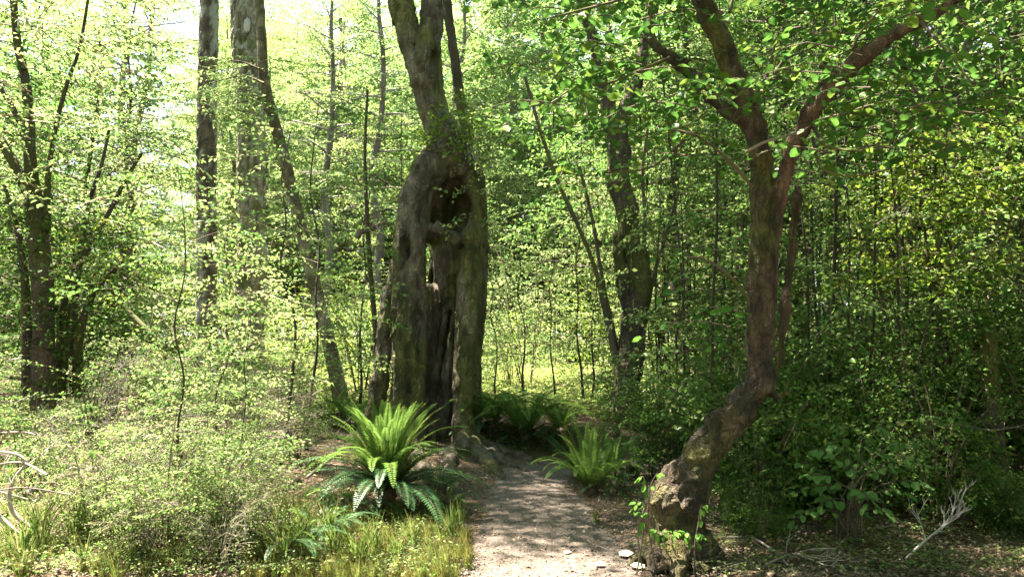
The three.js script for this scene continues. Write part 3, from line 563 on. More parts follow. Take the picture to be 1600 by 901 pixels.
function tallTree(name, label, line, d, o) {
  const pts = line.map(([x, y]) => at(x, y, d)), foot = pts[0].clone(); foot.y = gh(foot.x, foot.z) - 0.1;
  if (pts[0].y > foot.y + 0.3) { pts.unshift(foot); line = [[0, 0, line[0][2] * 1.3], ...line]; }
  const T = thing(name, label, 'tree', foot), G = new Geo();
  tube(G, pts, line.map((q) => q[2] * d / F / 2), { sides: o.sides || 34, per: o.per || 22, amp: 0.24, freq: 24, col: o.col, bump: o.bump && ((len, an, c) => o.bump(c.y, an)) });
  const trunk = part(T, 'trunk', G.build(true), barkMat, true);
  if (o.crown) {
    const R = rng(o.seed), root = pts.at(-1), g = grow(R, { root, top: root.clone().add(new V3((R() - 0.5) * 1, o.crown, (R() - 0.5) * 1)), H: o.crown, r0: line.at(-1)[2] * d / F / 2, wob: 0.4, from: 0.05, nb: o.nb || 16, len: o.len || 3.2, subs: 5, tips: 2, el0: 0.05, el1: 0.7, subLen: 1.2 });
    part(T, 'upper_limbs', woodGeo([g.trunk, ...g.limbs], o.col, 8), smoothBarkMat, true).userData.kind = 'stuff';
    canopy(T, R, g.tips.filter(() => R() < (o.thin ?? 0.5)), 1.1);
  }
  return T;
}
const burl = (y0, h, a0, w, amp) => (y, an) => amp * Math.exp(-(((y - y0) / h) ** 2)) * Math.exp(-((Math.atan2(Math.sin(an - a0), Math.cos(an - a0)) / w) ** 2));
tallTree('beech_tree', 'straight tall beech trunk blotched with grey lichen among bright undergrowth', [[326, 640, 36], [324, 560, 32], [322, 420, 31], [322, 260, 31], [324, 120, 30], [327, 0, 28], [330, -200, 26]], 15, { col: blotchBark, crown: 7, seed: 51, thin: 0.5 });
{
  const D = 18, y1 = at(0, 405, D).y, y2 = at(0, 45, D).y, b1 = burl(y1, 0.35, 0, 0.9, 0.38), b2 = burl(y1 - 0.75, 0.3, 0.3, 0.8, 0.5), b3 = burl(y2, 0.3, 1.7, 0.9, 0.2);
  const T = tallTree('pale_beech_tree', 'thick pale-barked beech trunk with a burl and a broken limb scar', [[392, 600, 48], [389, 500, 42], [391, 420, 42], [392, 320, 41], [392, 200, 42], [386, 110, 43], [381, 40, 40], [378, -60, 36], [378, -220, 32]], D, { col: paleBark, crown: 8, seed: 52, thin: 0.3, sides: 52, bump: (y, an) => b1(y, an) + b2(y, an) + b3(y, an) });
  const G = new Geo(), p = at(386, 40, D - 0.27), scar = new THREE.SphereGeometry(1, 20, 14); scar.scale(0.11, 0.2, 0.05);   // the scar where a limb broke off
  { const q = scar.attributes.position, col = []; for (let i = 0; i < q.count; i++) { const x = q.getX(i), y = q.getY(i), e = Math.hypot(x / 0.11, y / 0.2), n = fbm(x * 26, y * 18, 4, 3); q.setXYZ(i, x * (1 + 0.5 * n), y * (1 + 0.4 * n), q.getZ(i)); col.push(...mix3([0.4, 0.38, 0.34], [0.07, 0.055, 0.04], smooth(0.1, 0.4, 0.3 * n + 0.3 * (e > 0.8) + 0.1))); } scar.setAttribute('color', new THREE.Float32BufferAttribute(col, 3)); scar.computeVertexNormals(); scar.translate(p.x, p.y, p.z); }
  part(T, 'limb_scar', scar, deadMat, true);
}
const leaning = tallTree('leaning_beech_tree', 'slender leaning beech trunk with pale lichen bands propped across the pale trunk', [[536, 640, 25], [516, 545, 22], [490, 440, 20], [466, 340, 19], [442, 240, 18], [420, 160, 17], [412, 120, 16], [408, 50, 15], [402, -60, 14], [396, -220, 12]], 13.2, { col: bandBark, crown: 4, len: 2.4, nb: 12, seed: 53, thin: 0.25, sides: 14 });
{ // its low leafy bough, hanging in layers before the pale trunk
  const R = rng(57), G = new Geo();
  for (let k = 0; k < 70; k++) { const p = at(lerp(312, 424, R()), lerp(88, 190, R()), 13.2 + (R() - 0.5) * 1.6), a = R() * 6.28; spray(G, aim(p, new V3(Math.cos(a), 0.12 * (R() - 0.6), Math.sin(a)), 0.8 + 0.5 * R(), (R() - 0.5) * 0.7), R, { L: 0.5, nodes: 8, leaf: 0.06, wid: 0.038, cols: PALE, depth: 1, tilt: 0.5, tw: 0.003 }); }
  part(leaning, 'bough_foliage', G.build(), leafA, true).userData.kind = 'stuff';
  for (const l of [[[412, 130], [380, 118], [345, 125], [315, 135]], [[416, 150], [385, 158], [350, 165]], [[411, 110], [370, 95], [330, 100]]]) part(leaning, 'bough', tube(new Geo(), l.map(([x, y]) => at(x, y, 13.2 - 0.2)), [0.025, 0.014, 0.006], { sides: 6, per: 5, amp: 0.3, col: mossBark }).build(true), smoothBarkMat, true);
}
tallTree('slender_tree', 'slender mossy tree rising just behind the hollow tree', [[742, 660, 24], [738, 400, 20], [732, 240, 18], [720, 160, 16], [710, 90, 15], [698, 0, 14], [690, -120, 12]], 11.8, { col: mossBark, crown: 4, len: 2.4, nb: 10, seed: 54, thin: 0.3, sides: 12 });
tallTree('dark_stem_tree', 'thin dark stem holding a bunched dead clump beside the hollow tree', [[590, 640, 9], [588, 540, 8.5], [580, 440, 8], [574, 350, 7], [570, 240, 5], [574, 140, 4]], 11.6, { col: mossBark, sides: 8 });
tallTree('shadowed_beech_tree', 'thick dark trunk wrapped in foliage above the sunlit yellow-green bush', [[1475, 560, 80], [1478, 420, 72], [1482, 300, 66], [1486, 150, 60], [1488, 0, 56], [1490, -220, 48]], 14, { col: blotchBark, crown: 7, len: 3.6, seed: 55, sides: 26 });
tallTree('far_beech_tree', 'grey beech trunk partly hidden behind the sunlit bush and its foliage', [[1590, 420, 38], [1590, 250, 35], [1592, 100, 33], [1596, -40, 30], [1598, -200, 26]], 17, { col: blotchBark, crown: 7, len: 3.4, seed: 56, sides: 18 });
tallTree('broken_mossy_trunk', 'short broken-topped mossy trunk among the dense dark thicket', [[1566, 800, 34], [1556, 700, 30], [1548, 600, 27], [1546, 530, 24], [1552, 500, 8]], 7.4, { col: mossBark, sides: 16 });

// ---------------------------------------------------------------- the many-stemmed tree at the edge of the glade
{
  const D = 9.2, base = at(75, 640, D); base.y = gh(base.x, base.z) - 0.05;
  const T = thing('many_stemmed_tree', 'dark many-stemmed tree fanning upward from a bushy base', 'tree', base), R = rng(61);
  const stems = [
    [[66, 640, 36], [66, 520, 32], [64, 420, 30], [56, 340, 27], [46, 250, 18], [42, 150, 15], [26, 60, 12], [18, -20, 11], [0, -140, 9]], [[58, 345, 20], [34, 280, 17], [0, 220, 14], [-40, 170, 11]], [[44, 240, 12], [30, 190, 10], [0, 135, 9], [-30, 80, 7]],
    [[72, 360, 12], [74, 280, 8], [86, 200, 7], [104, 130, 6], [122, 80, 5], [140, -20, 4]], [[92, 620, 22], [98, 520, 18], [110, 440, 14], [140, 380, 10], [170, 330, 8], [196, 280, 7], [220, 240, 6]], [[110, 560, 12], [120, 440, 10], [138, 320, 8], [160, 250, 6], [170, 200, 5]],
    [[44, 620, 18], [40, 500, 14], [36, 420, 10], [22, 340, 8], [6, 290, 6]], [[120, 620, 16], [124, 520, 13], [150, 450, 10], [180, 420, 8]],
  ];
  stems.forEach((s, k) => { const G = new Geo(); tube(G, s.map(([x, y]) => at(x, y, D + (k % 3 - 1) * 0.25)), s.map((q) => q[2] * D / F / 2), { sides: 10, per: 6, amp: 0.3, freq: 9, off: k, col: mossBark }); part(T, 'stem', G.build(true), barkMat, true); });
  const G = new Geo(), H = new Geo();
  const put = (n, x0, x1, y0, y1, dd, cols, g, s) => { for (let k = 0; k < n; k++) { const p = at(lerp(x0, x1, R()), lerp(y0, y1, R()), D + (R() - 0.5) * dd), a = R() * 6.28; spray(g, aim(p, new V3(Math.cos(a), 0.8 * (R() - 0.5), Math.sin(a)), s * (0.7 + 0.6 * R()), (R() - 0.5) * 2), R, { L: 0.5, nodes: 7, leaf: 0.055, wid: 0.038, cols, depth: 1, tilt: 0.6 }); } };
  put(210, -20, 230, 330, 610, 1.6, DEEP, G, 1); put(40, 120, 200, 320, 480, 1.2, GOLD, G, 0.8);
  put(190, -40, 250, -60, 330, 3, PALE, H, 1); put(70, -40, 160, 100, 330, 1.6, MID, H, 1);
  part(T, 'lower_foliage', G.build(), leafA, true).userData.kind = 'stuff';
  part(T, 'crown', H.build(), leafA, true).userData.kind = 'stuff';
}

// ---------------------------------------------------------------- the trees behind: a few kinds, each copied
const forestKinds = [];
for (let k = 0; k < 7; k++) {
  const R = rng(100 + k), tall = k < 4, H = tall ? 15 + 5 * R() : 7 + 3 * R();
  const g = grow(R, tall ? { H, r0: 0.16 + 0.1 * R(), wob: 0.35, from: 0.34, nb: 34, len: 2.8, subs: 6, tips: 2, el0: -0.05, el1: 0.7, subLen: 1.1 } : { H, r0: 0.07 + 0.03 * R(), wob: 0.35, from: 0.06, nb: 34, len: 2.0, subs: 5, tips: 3, el0: 0.05, el1: 0.7, subLen: 0.9 });
  const o = new THREE.Group(); o.userData = { category: 'tree' };
  part(o, 'trunk', tube(new Geo(), g.trunk.pts, g.trunk.r, { sides: 9, per: 4, amp: 0.25, freq: 5, off: k, col: k % 2 ? greyBark : mossBark }).build(true), barkMat);
  part(o, 'branches', woodGeo(g.limbs, greyBark, 4), smoothBarkMat).userData.kind = 'stuff';
  const c = part(o, 'crown', crownGeo(R, g.tips, { L: 0.85, nodes: 6, leaf: 0.11, wid: 0.07, cols: [PALE, PALE, MID][k % 3], depth: 1, tilt: 0.6, droop: 0.15, tw: tall ? 0 : 0.005, roll: 1.1 }), leafA); c.userData.kind = 'stuff';
  forestKinds.push({ o, H, tall });
}
const farKinds = [0, 1].map((k) => { const Q = rng(170 + k), g = grow(Q, { H: 19 + 2 * k, r0: 0.2, wob: 0.4, from: 0.1, nb: 46, len: 3.2, subs: 6, tips: 3, el0: 0.0, el1: 0.7, subLen: 1.2 }), o = new THREE.Group(); o.userData = { category: 'tree' }; part(o, 'trunk', tube(new Geo(), g.trunk.pts, g.trunk.r, { sides: 8, per: 3, amp: 0.25, freq: 5, off: k, col: greyBark }).build(true), barkMat); part(o, 'branches', woodGeo(g.limbs, greyBark, 4), smoothBarkMat).userData.kind = 'stuff'; part(o, 'crown', crownGeo(Q, g.tips, { L: 1.1, nodes: 6, leaf: 0.16, wid: 0.1, cols: PALE, depth: 1, tilt: 0.7, droop: 0.15, tw: 0 }), leafA).userData.kind = 'stuff'; return o; });
{
  const R = rng(77), used = [];
  let n = 0;
  for (let tries = 0; tries < 4000 && n < 145; tries++) {
    const d = lerp(13, 52, Math.pow(R(), 0.8)), px = lerp(-260, 1860, R()), x = (px - CX) / F * d, z = -d;
    if (px > 600 && px < 1010 && d < 33) continue;                       // the sunlit glade beyond the bend
    if (px > 330 && px <= 600 && d < 29) continue;
    if (px > 235 && px < 320 && d < 46) continue;                        // the gap to the sky
    if (px > 300 && px < 560 && d < 20) continue;
    if (used.some(([a, b]) => Math.hypot(a - x, b - z) < 1.7)) continue;
    used.push([x, z]); n++;
    const low = px > 1080 ? R() < 0.6 : d < 30 || R() < 0.6, kinds = forestKinds.filter((k) => k.tall !== low), k = kinds[Math.floor(R() * kinds.length)];
    const tint = Math.floor(R() * 4), [mat, word] = [[leafA, 'green'], [leafA, 'green'], [leafB, 'yellow-green'], [leafC, 'deep green']][tint], skin = forestKinds.indexOf(k) % 2 ? 'grey-barked' : 'mossy-barked';
    const o = place(k.o, k.tall ? 'forest_tree' : 'understorey_tree', new V3(x, gh(x, z) - 0.1, z), R() * 6.28, 0.85 + 0.35 * R(), k.tall ? `tall ${skin} tree with layered ${word} foliage deep in the wood` : `small ${skin} understorey tree with bushy ${word} foliage deep in the wood`, (k.tall ? 'tall ' : 'understorey ') + `${skin} trees with ${word} foliage`);
    o.getObjectByName('crown').material = mat;
  }
  // the far side of the glade: tall trees in full leaf
  for (let tries = 0, m = 0; tries < 2000 && m < 56; tries++) {
    const d = lerp(38, 64, R()), px = lerp(330, 1100, R()), x = (px - CX) / F * d, z = -d;
    if (used.some(([a, b]) => Math.hypot(a - x, b - z) < 2)) continue;
    used.push([x, z]); m++;
    const tint = Math.floor(R() * 3), o = place(farKinds[Math.floor(R() * 2)], 'far_tree', new V3(x, gh(x, z) - 0.1, z), R() * 6.28, 0.9 + 0.35 * R(), `tall leafy ${['green', 'yellow-green', 'deep green'][tint]} tree closing the far side of the glade`, `${['green', 'yellow-green', 'deep green'][tint]} trees beyond the glade`);
    o.getObjectByName('crown').material = [leafA, leafB, leafC][tint];
  }
  // the wood goes on beside and behind the camera and closes the canopy over this end of the path
  const shade = [0, 1].map((k) => { const Q = rng(150 + k), H = 12 + k, g = grow(Q, { H, r0: 0.17, wob: 0.4, from: 0.38, nb: 24, len: 3.6, subs: 6, tips: 3, el0: 0.0, el1: 0.7, subLen: 1.3 }), o = new THREE.Group(); o.userData = { category: 'tree' }; part(o, 'trunk', tube(new Geo(), g.trunk.pts, g.trunk.r, { sides: 9, per: 4, amp: 0.25, freq: 5, off: k, col: mossBark }).build(true), barkMat); part(o, 'branches', woodGeo(g.limbs, greyBark, 4), smoothBarkMat).userData.kind = 'stuff'; part(o, 'crown', crownGeo(Q, g.tips, { L: 0.95, nodes: 7, leaf: 0.11, wid: 0.07, cols: MID, depth: 1, tilt: 0.6, droop: 0.15, tw: 0 }), leafA).userData.kind = 'stuff'; return o; });
  const wood = (x, z, k) => place(shade[Math.floor(R() * 2)], 'canopy_tree', new V3(x, gh(x, z) - 0.1, z), R() * 6.28, k, ...(Math.abs(Math.atan2(x, -z)) < 0.6 ? ['tall mossy tree standing behind the dim thicket, crown high above', 'tall trees behind the dim thicket'] : ['tall mossy tree whose spreading crown shades this end of the path', 'trees shading this end of the path']));
  for (const [x, z] of [[8.8, -8.8], [9.4, -13.5], [3.4, -16.8], [5.8, -17.2], [7.4, -14.6], [4.9, -13.6], [5, -20.5], [7.6, -20.5], [10, -17.5], [7, -24], [10, -23], [10, -6], [6.6, -3.2], [4.4, 1.5], [8.5, 2], [1.5, 4.5], [-2.6, 3.2], [-6.5, 4.5], [-7.2, -0.5], [-11, 1], [5, 7], [0, 9], [-5, 9], [12, -10], [8, -18], [12, -2], [-12, -5], [10, 8], [-11, 8]])
    wood(x, z, 0.85 + 0.25 * R());
  for (let tries = 0, m = 0; tries < 3000 && m < 70; tries++) { const a = R() * 6.2832, r = lerp(11, 34, R()), x = Math.sin(a) * r, z = -Math.cos(a) * r; if (Math.abs(Math.atan2(x, -z)) < 0.68 || used.some(([p, q]) => Math.hypot(p - x, q - z) < 3)) continue; used.push([x, z]); m++; wood(x, z, 0.9 + 0.5 * R()); }
}

// ---------------------------------------------------------------- shrubs and saplings
const brownTwig = (x, y, z) => mix3([0.06, 0.045, 0.03], [0.15, 0.115, 0.08], clamp(0.5 + fbm(x * 9, y * 5, z * 9, 2), 0, 1));
function shrubKind(seed, o) {
  const R = rng(seed), S = new Geo(), L = new Geo(), g = new THREE.Group();
  for (let k = 0; k < o.stems; k++) {
    const a = k * 2.4 + R(), sp = o.W * (0.3 + 0.7 * R()), h = o.H * (0.55 + 0.45 * R()), pts = [new V3(Math.cos(a) * 0.04, -0.03, Math.sin(a) * 0.04), new V3(Math.cos(a) * sp * 0.3 + (R() - 0.5) * 0.1, h * 0.5, Math.sin(a) * sp * 0.3 + (R() - 0.5) * 0.1), new V3(Math.cos(a) * sp, h, Math.sin(a) * sp)];
    tube(S, pts, [o.r, o.r * 0.7, o.r * 0.25], { sides: 5, per: 4, col: o.bark || brownTwig });
    const c = new THREE.CatmullRomCurve3(pts);
    for (let j = 0; j < o.sprays; j++) { const t = lerp(o.from ?? 0.2, 1, (j + R()) / o.sprays), p = c.getPoint(t), b = a + (R() - 0.5) * 4; spray(L, aim(p, new V3(Math.cos(b), 1.1 * (R() - 0.35), Math.sin(b)), (0.7 + 0.6 * R()) * (1.15 - 0.45 * t), (R() - 0.5) * (o.roll || 2.4)), R, o.spray); }
  }
  part(g, 'stems', S.build(), smoothBarkMat).userData.kind = 'stuff';
  const f = part(g, 'foliage', L.build(), o.mat || leafA); f.userData.kind = 'stuff';
  return g;
}
const tiny = { L: 0.34, nodes: 6, leaf: 0.036, wid: 0.026, depth: 1, tilt: 1, tw: 0.0015 }, small = { L: 0.45, nodes: 7, leaf: 0.055, wid: 0.038, depth: 1, tilt: 0.9, tw: 0.002 };
const paleShrubs = [
  { stems: 8, W: 0.5, H: 0.95, r: 0.006, sprays: 10, roll: 1.2, spray: { ...tiny, nodes: 8, leaf: 0.03, wid: 0.02, cols: PALE } },
  { stems: 7, W: 0.55, H: 1.2, r: 0.008, sprays: 9, roll: 1.2, spray: { ...tiny, L: 0.45, nodes: 8, leaf: 0.042, wid: 0.028, cols: MID } },
  { stems: 16, W: 0.6, H: 1.1, r: 0.005, sprays: 7, roll: 2.4, spray: { ...tiny, L: 0.3, nodes: 5, leaf: 0.018, wid: 0.013, tw: 0.0022, twig: [0.2, 0.17, 0.13], cols: PALE }, bark: greyBark },
  { stems: 6, W: 0.6, H: 1.45, r: 0.008, sprays: 10, roll: 0.9, spray: { ...tiny, L: 0.5, nodes: 9, leaf: 0.036, wid: 0.022, cols: [...PALE, ...MID] } },
  { stems: 18, W: 0.5, H: 0.8, r: 0.004, sprays: 5, roll: 2.4, spray: { ...tiny, L: 0.3, nodes: 4, leaf: 0.014, wid: 0.011, tw: 0.002, twig: [0.26, 0.22, 0.18], cols: [...MID, [0.3, 0.24, 0.14]] }, bark: greyBark },
].map((o, k) => { const g = shrubKind(200 + k, o); g.userData.category = 'shrub'; return g; });
paleShrubs.weight = [0, 0, 1, 2, 2, 2, 3, 3, 4, 4, 4];
paleShrubs.looks = ['short fine-leaved', 'round-leaved', 'grey tangled', 'tall feathery', 'half-dead wiry'];
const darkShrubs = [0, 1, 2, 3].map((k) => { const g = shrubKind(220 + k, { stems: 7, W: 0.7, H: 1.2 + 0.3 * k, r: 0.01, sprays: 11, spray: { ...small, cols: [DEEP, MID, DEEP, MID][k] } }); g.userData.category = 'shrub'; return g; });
darkShrubs.looks = ['low deep-green', 'mid-green', 'tall deep-green', 'tallest mid-green'];
const gladeShrubs = [0, 1, 2].map((k) => { const g = shrubKind(240 + k, { stems: 6, W: 1.3, H: 2 + 0.6 * k, r: 0.01, sprays: 9, from: 0.08, roll: 1.0, spray: { ...small, tilt: 0.6, L: 0.75, nodes: 6, leaf: 0.07, wid: 0.05, cols: [PALE, GOLD, PALE][k] }, mat: leafA }); g.userData.category = 'shrub'; return g; });
gladeShrubs.looks = ['pale green', 'yellow-green', 'tallest pale green'];
const saplings = [0, 1, 2].map((k) => { const R = rng(260 + k), t = grow(R, { H: 3.4 + 0.8 * k, r0: 0.022, wob: 0.14, from: 0.25, nb: 18, len: 0.7, subs: 3, tips: 1, el0: 0.1, el1: 0.8, subLen: 0.4 }), g = new THREE.Group(); g.userData.category = 'sapling'; part(g, 'trunk', tube(new Geo(), t.trunk.pts, t.trunk.r, { sides: 6, per: 4, amp: 0.3, freq: 9, col: () => [0.045, 0.035, 0.025] }).build(true), smoothBarkMat); part(g, 'branches', woodGeo(t.limbs, brownTwig, 3), smoothBarkMat).userData.kind = 'stuff'; const c = part(g, 'crown', crownGeo(R, t.tips, { ...small, L: 0.5, cols: [PALE, MID, DEEP][k] }), leafA); c.userData.kind = 'stuff'; return g; });
const poles = [0, 1].map((k) => { const R = rng(280 + k), t = grow(R, { H: 5.5 + k, r0: 0.022, wob: 0.12, from: 0.5, nb: 6, len: 0.7, subs: 2, tips: 1, el0: 0.2, el1: 0.8, subLen: 0.4 }), g = new THREE.Group(); g.userData.category = 'sapling'; part(g, 'trunk', tube(new Geo(), t.trunk.pts, t.trunk.r, { sides: 6, per: 4, amp: 0.3, freq: 9, col: () => [0.04, 0.032, 0.022] }).build(true), smoothBarkMat); part(g, 'branches', woodGeo(t.limbs, brownTwig, 3), smoothBarkMat).userData.kind = 'stuff'; part(g, 'crown', crownGeo(R, t.tips, { ...small, L: 0.5, cols: MID }), leafA).userData.kind = 'stuff'; return g; });
{
  const R = rng(88), put = (kinds, n, area, name, label, group, s0, s1, clear = 0.75) => {
    for (let k = 0, tries = 0; k < n && tries < 3000; tries++) {
      const d = lerp(area[2], area[3], Math.pow(R(), area[4] ?? 1)), px = lerp(area[0], area[1], R()), x = (px - CX) / F * d, z = -d;
      if (area[6] && px > 285 && px < 560 && d < 19.5) continue;
      if (area[7] && ((px > 425 && d < 8.3) || (px < 110 && d < 5.9) || fbm(x * 0.8 + 7, 3, z * 0.8, 2) > 0.1 || (px > 120 && px < 360 && d > 6.2 && d < 7.9))) continue;
      if (area[8] && px > 1215 && px < 1490 && d < 6.9) continue;
      if (pathDistance(x, z) < clear || Math.hypot(x + 1.05, z + 10.4) < 0.95) continue;
      k++;
      const ki = Math.floor((kinds.weight ? kinds.weight[Math.floor(R() * kinds.weight.length)] : R() * kinds.length)), look = kinds.looks ? kinds.looks[ki] : ''; place(kinds[ki], name, new V3(x, gh(x, z), z), R() * 6.28, lerp(s0, s1, R()) * (area[5] ? lerp(area[5], 1, smooth(area[2], area[3], d)) : 1), label.replace('*', look), look ? `${look} ${group}` : group);
    }
  };
  put(paleShrubs, 48, [-120, 485, 4.8, 9.5, 1, 0.8, 0, 1], 'pale_shrub', '* shrub among the fallen branches of the sunny undergrowth', 'shrubs among the fallen branches', 0.6, 1.15, 1.1);
  put(paleShrubs, 52, [-200, 470, 9.5, 15], 'glade_edge_shrub', '* shrub crowding around the feet of the beech trunks', 'shrubs around the feet of the beech trunks', 0.9, 1.5, 1.2);
  put(gladeShrubs, 30, [560, 1010, 16, 33], 'sunlit_shrub', '* shrub standing in the sunlit glade', 'bright shrubs in the sunlit glade', 0.8, 1.5);
  put(gladeShrubs, 48, [-200, 600, 14, 30, 1, 0, 1], 'sunlit_shrub', '* shrub standing in the sunlit glade', 'bright shrubs in the sunlit glade', 0.9, 1.5);
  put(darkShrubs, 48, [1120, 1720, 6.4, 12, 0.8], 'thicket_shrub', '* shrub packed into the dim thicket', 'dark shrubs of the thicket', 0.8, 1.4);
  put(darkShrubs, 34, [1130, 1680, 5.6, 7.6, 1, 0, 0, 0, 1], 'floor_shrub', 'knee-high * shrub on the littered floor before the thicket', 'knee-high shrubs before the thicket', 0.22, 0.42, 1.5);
  put(darkShrubs, 16, [960, 1130, 8.6, 12], 'bend_shrub', 'small * shrub massed where the path bends away', 'glossy shrubs at the path bend', 0.5, 0.75);
  put(poles, 44, [1010, 1660, 7.6, 14.5], 'pole_sapling', 'bare-stemmed dark pole of a sapling rising through the thicket', 'bare-stemmed poles in the thicket', 0.8, 1.3);
  put(saplings, 24, [1020, 1650, 8, 15], 'thicket_sapling', 'thin upright dark-stemmed sapling in the dim thicket', 'saplings in the dim thicket', 0.9, 1.3);
}
for (const [px, py, s, k] of [[820, 655, 0.95, 0], [912, 668, 1, 1], [924, 666, 1.05, 0], [868, 650, 0.8, 1], [776, 640, 0.8, 0]]) { const d = 13.5, p = at(px, py, d); p.y = gh(p.x, p.z); place(saplings[k], 'glade_sapling', p, px, s, 'thin dark upright sapling in front of the bright glade', 'saplings before the bright glade'); }
for (const [px, d, s, k] of [[455, 8.6, 1.05, 0], [482, 9.4, 1, 1], [345, 6.6, 0.62, 0], [296, 5.6, 0.6, 1], [378, 6.2, 0.5, 0], [560, 12.4, 1.2, 0], [618, 14, 1.3, 1]]) { const x = (px - CX) / F * d; place(saplings[k], 'undergrowth_sapling', new V3(x, gh(x, -d), -d), px, s, 'slim sapling with sparse small leaves rising from the pale undergrowth', 'slim saplings in the pale undergrowth'); }

// the sunlit bush on the dim side, with yellow-green sprays
{
  const D = 8.2, base = at(1450, 700, D); base.y = gh(base.x, base.z) - 0.03;
  const T = thing('sunlit_bush', 'spreading bush with layered yellow-green sprays catching sun over the dark thicket', 'bush', base), R = rng(91);
  const stems = [[[1450, 720, 14], [1470, 560, 12], [1466, 400, 9], [1462, 250, 5]], [[1440, 720, 10], [1400, 560, 8], [1370, 430, 6], [1340, 330, 4]], [[1470, 700, 10], [1530, 520, 8], [1570, 380, 6], [1600, 260, 4]], [[1463, 330, 8], [1490, 260, 6], [1540, 215, 4], [1590, 180, 3]]];
  stems.forEach((s) => part(T, 'stem', tube(new Geo(), s.map(([x, y]) => at(x, y, D)), s.map((q) => q[2] * D / F / 2), { sides: 8, per: 6, amp: 0.3, freq: 9, col: (x, y, z) => mix3([0.07, 0.06, 0.04], [0.16, 0.16, 0.06], clamp(0.5 + fbm(x * 8, y * 8, z * 8, 2), 0, 1)) }).build(true), barkMat, true));
  const G = new Geo(), put = (n, x0, x1, y0, y1, cols) => { for (let k = 0; k < n; k++) { const p = at(lerp(x0, x1, R()), lerp(y0, y1, R()), D + (R() - 0.5) * 2), a = R() * 6.28; spray(G, aim(p, new V3(Math.cos(a), 0.5 * (R() - 0.5), Math.sin(a)), 0.7 + 0.5 * R(), (R() - 0.5) * 1.4), R, { L: 0.5, nodes: 7, leaf: 0.065, wid: 0.045, cols, depth: 1, tilt: 0.7 }); } };
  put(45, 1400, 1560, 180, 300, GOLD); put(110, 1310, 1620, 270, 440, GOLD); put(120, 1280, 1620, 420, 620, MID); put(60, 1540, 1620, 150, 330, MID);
  part(T, 'foliage', G.build(), leafA, true).userData.kind = 'stuff';
}

// a broad-leaved shrub under the thicket
function broadShrub(name, label, px, py, twigList, seed, leafSize, n, cols = [[0.11, 0.22, 0.06], [0.09, 0.18, 0.05]], depth = 0, slim = 0.75) {
  const b = ground(px, py); if (depth) { b.copy(at(px, py, depth)); b.y = gh(b.x, b.z); }
  const T = thing(name, label, 'shrub', b), R = rng(seed), d = -b.z, twigs = [];
  for (const [x0, y0, x1, y1, dz] of twigList) { const p = at(x0, y0, d + dz * 0.5), q = at(x1, y1, d + dz), m = p.clone().lerp(q, 0.55), f = b.clone().add(new V3((R() - 0.5) * 0.2, 0, (R() - 0.5) * 0.2)); m.y += 0.05; twigs.push({ pts: [p, m, q], n }); part(T, 'stem', tube(new Geo(), [f, f.clone().lerp(p, 0.6).add(new V3(0.1 * (R() - 0.5), 0.04, 0.1 * (R() - 0.5))), p], [0.006, 0.005, 0.004], { sides: 5, per: 4, col: brownTwig }).build(), smoothBarkMat, true); }
  leafyTwigs(T, twigs, R, { leaf: leafSize, parts: 300, mats: leafTints(seed, cols, 4), cols, tw: 0.6, slim });
}
broadShrub('broadleaf_shrub', 'low shrub with large pale-green oval leaves beside the dead white branch', 1330, 850, [[1330, 740, 1270, 700, -0.2], [1335, 735, 1300, 690, 0], [1340, 730, 1350, 680, 0.1], [1340, 740, 1400, 690, 0], [1345, 745, 1440, 715, -0.2], [1335, 770, 1260, 740, -0.3], [1335, 760, 1235, 775, -0.1], [1345, 765, 1360, 790, -0.4], [1350, 740, 1480, 730, 0.2], [1330, 720, 1310, 660, 0.3], [1345, 720, 1385, 655, 0.3], [1320, 780, 1270, 800, -0.2], [1350, 780, 1420, 770, -0.1], [1340, 800, 1400, 810, -0.3], [1300, 760, 1250, 720, 0.1], [1360, 720, 1430, 690, 0.2], [1310, 800, 1240, 810, -0.2], [1370, 760, 1450, 760, -0.1]], 301, 0.08, 9);
broadShrub('bramble_seedling', 'arching seedling with rounded leaves in front of the many-stemmed tree', 90, 720, [[90, 660, 40, 600, 0], [90, 650, 60, 575, 0], [95, 650, 110, 580, -0.1], [95, 655, 150, 600, -0.1], [85, 665, 20, 640, -0.1], [95, 665, 160, 640, 0], [90, 670, 10, 690, -0.2], [90, 670, 130, 690, -0.2], [92, 640, 85, 570, 0.2]], 302, 0.045, 9, [[0.13, 0.22, 0.05], [0.17, 0.25, 0.05]]);
{ // seedlings rooted on the twisted trunk
  let k = 0;
  for (const [px, py, list] of [[1010, 800, [[1012, 770, 1000, 745, 0], [1015, 765, 1035, 742, -0.05], [1008, 790, 990, 800, -0.05], [1010, 800, 1000, 830, -0.05]]], [1036, 868, [[1030, 850, 1022, 830, -0.05], [1036, 850, 1040, 830, -0.06], [1050, 850, 1060, 832, -0.06]]], [1085, 866, [[1078, 850, 1072, 836, -0.05], [1088, 850, 1094, 838, -0.05], [1092, 815, 1100, 790, 0]]], [1110, 640, []]]) if (list.length) broadShrub('trunk_seedling', ['tuft of bright leaves growing at the elbow of the twisted trunk', 'small leaves sprouting low on the mossy foot of the twisted trunk', 'little seedling leaves on the shadowed side of the twisted trunk'][k], px, py + 8, list, 310 + k++, 0.045, 7, [[0.1, 0.24, 0.04], [0.13, 0.27, 0.045]], 5.42, 0.85);
}

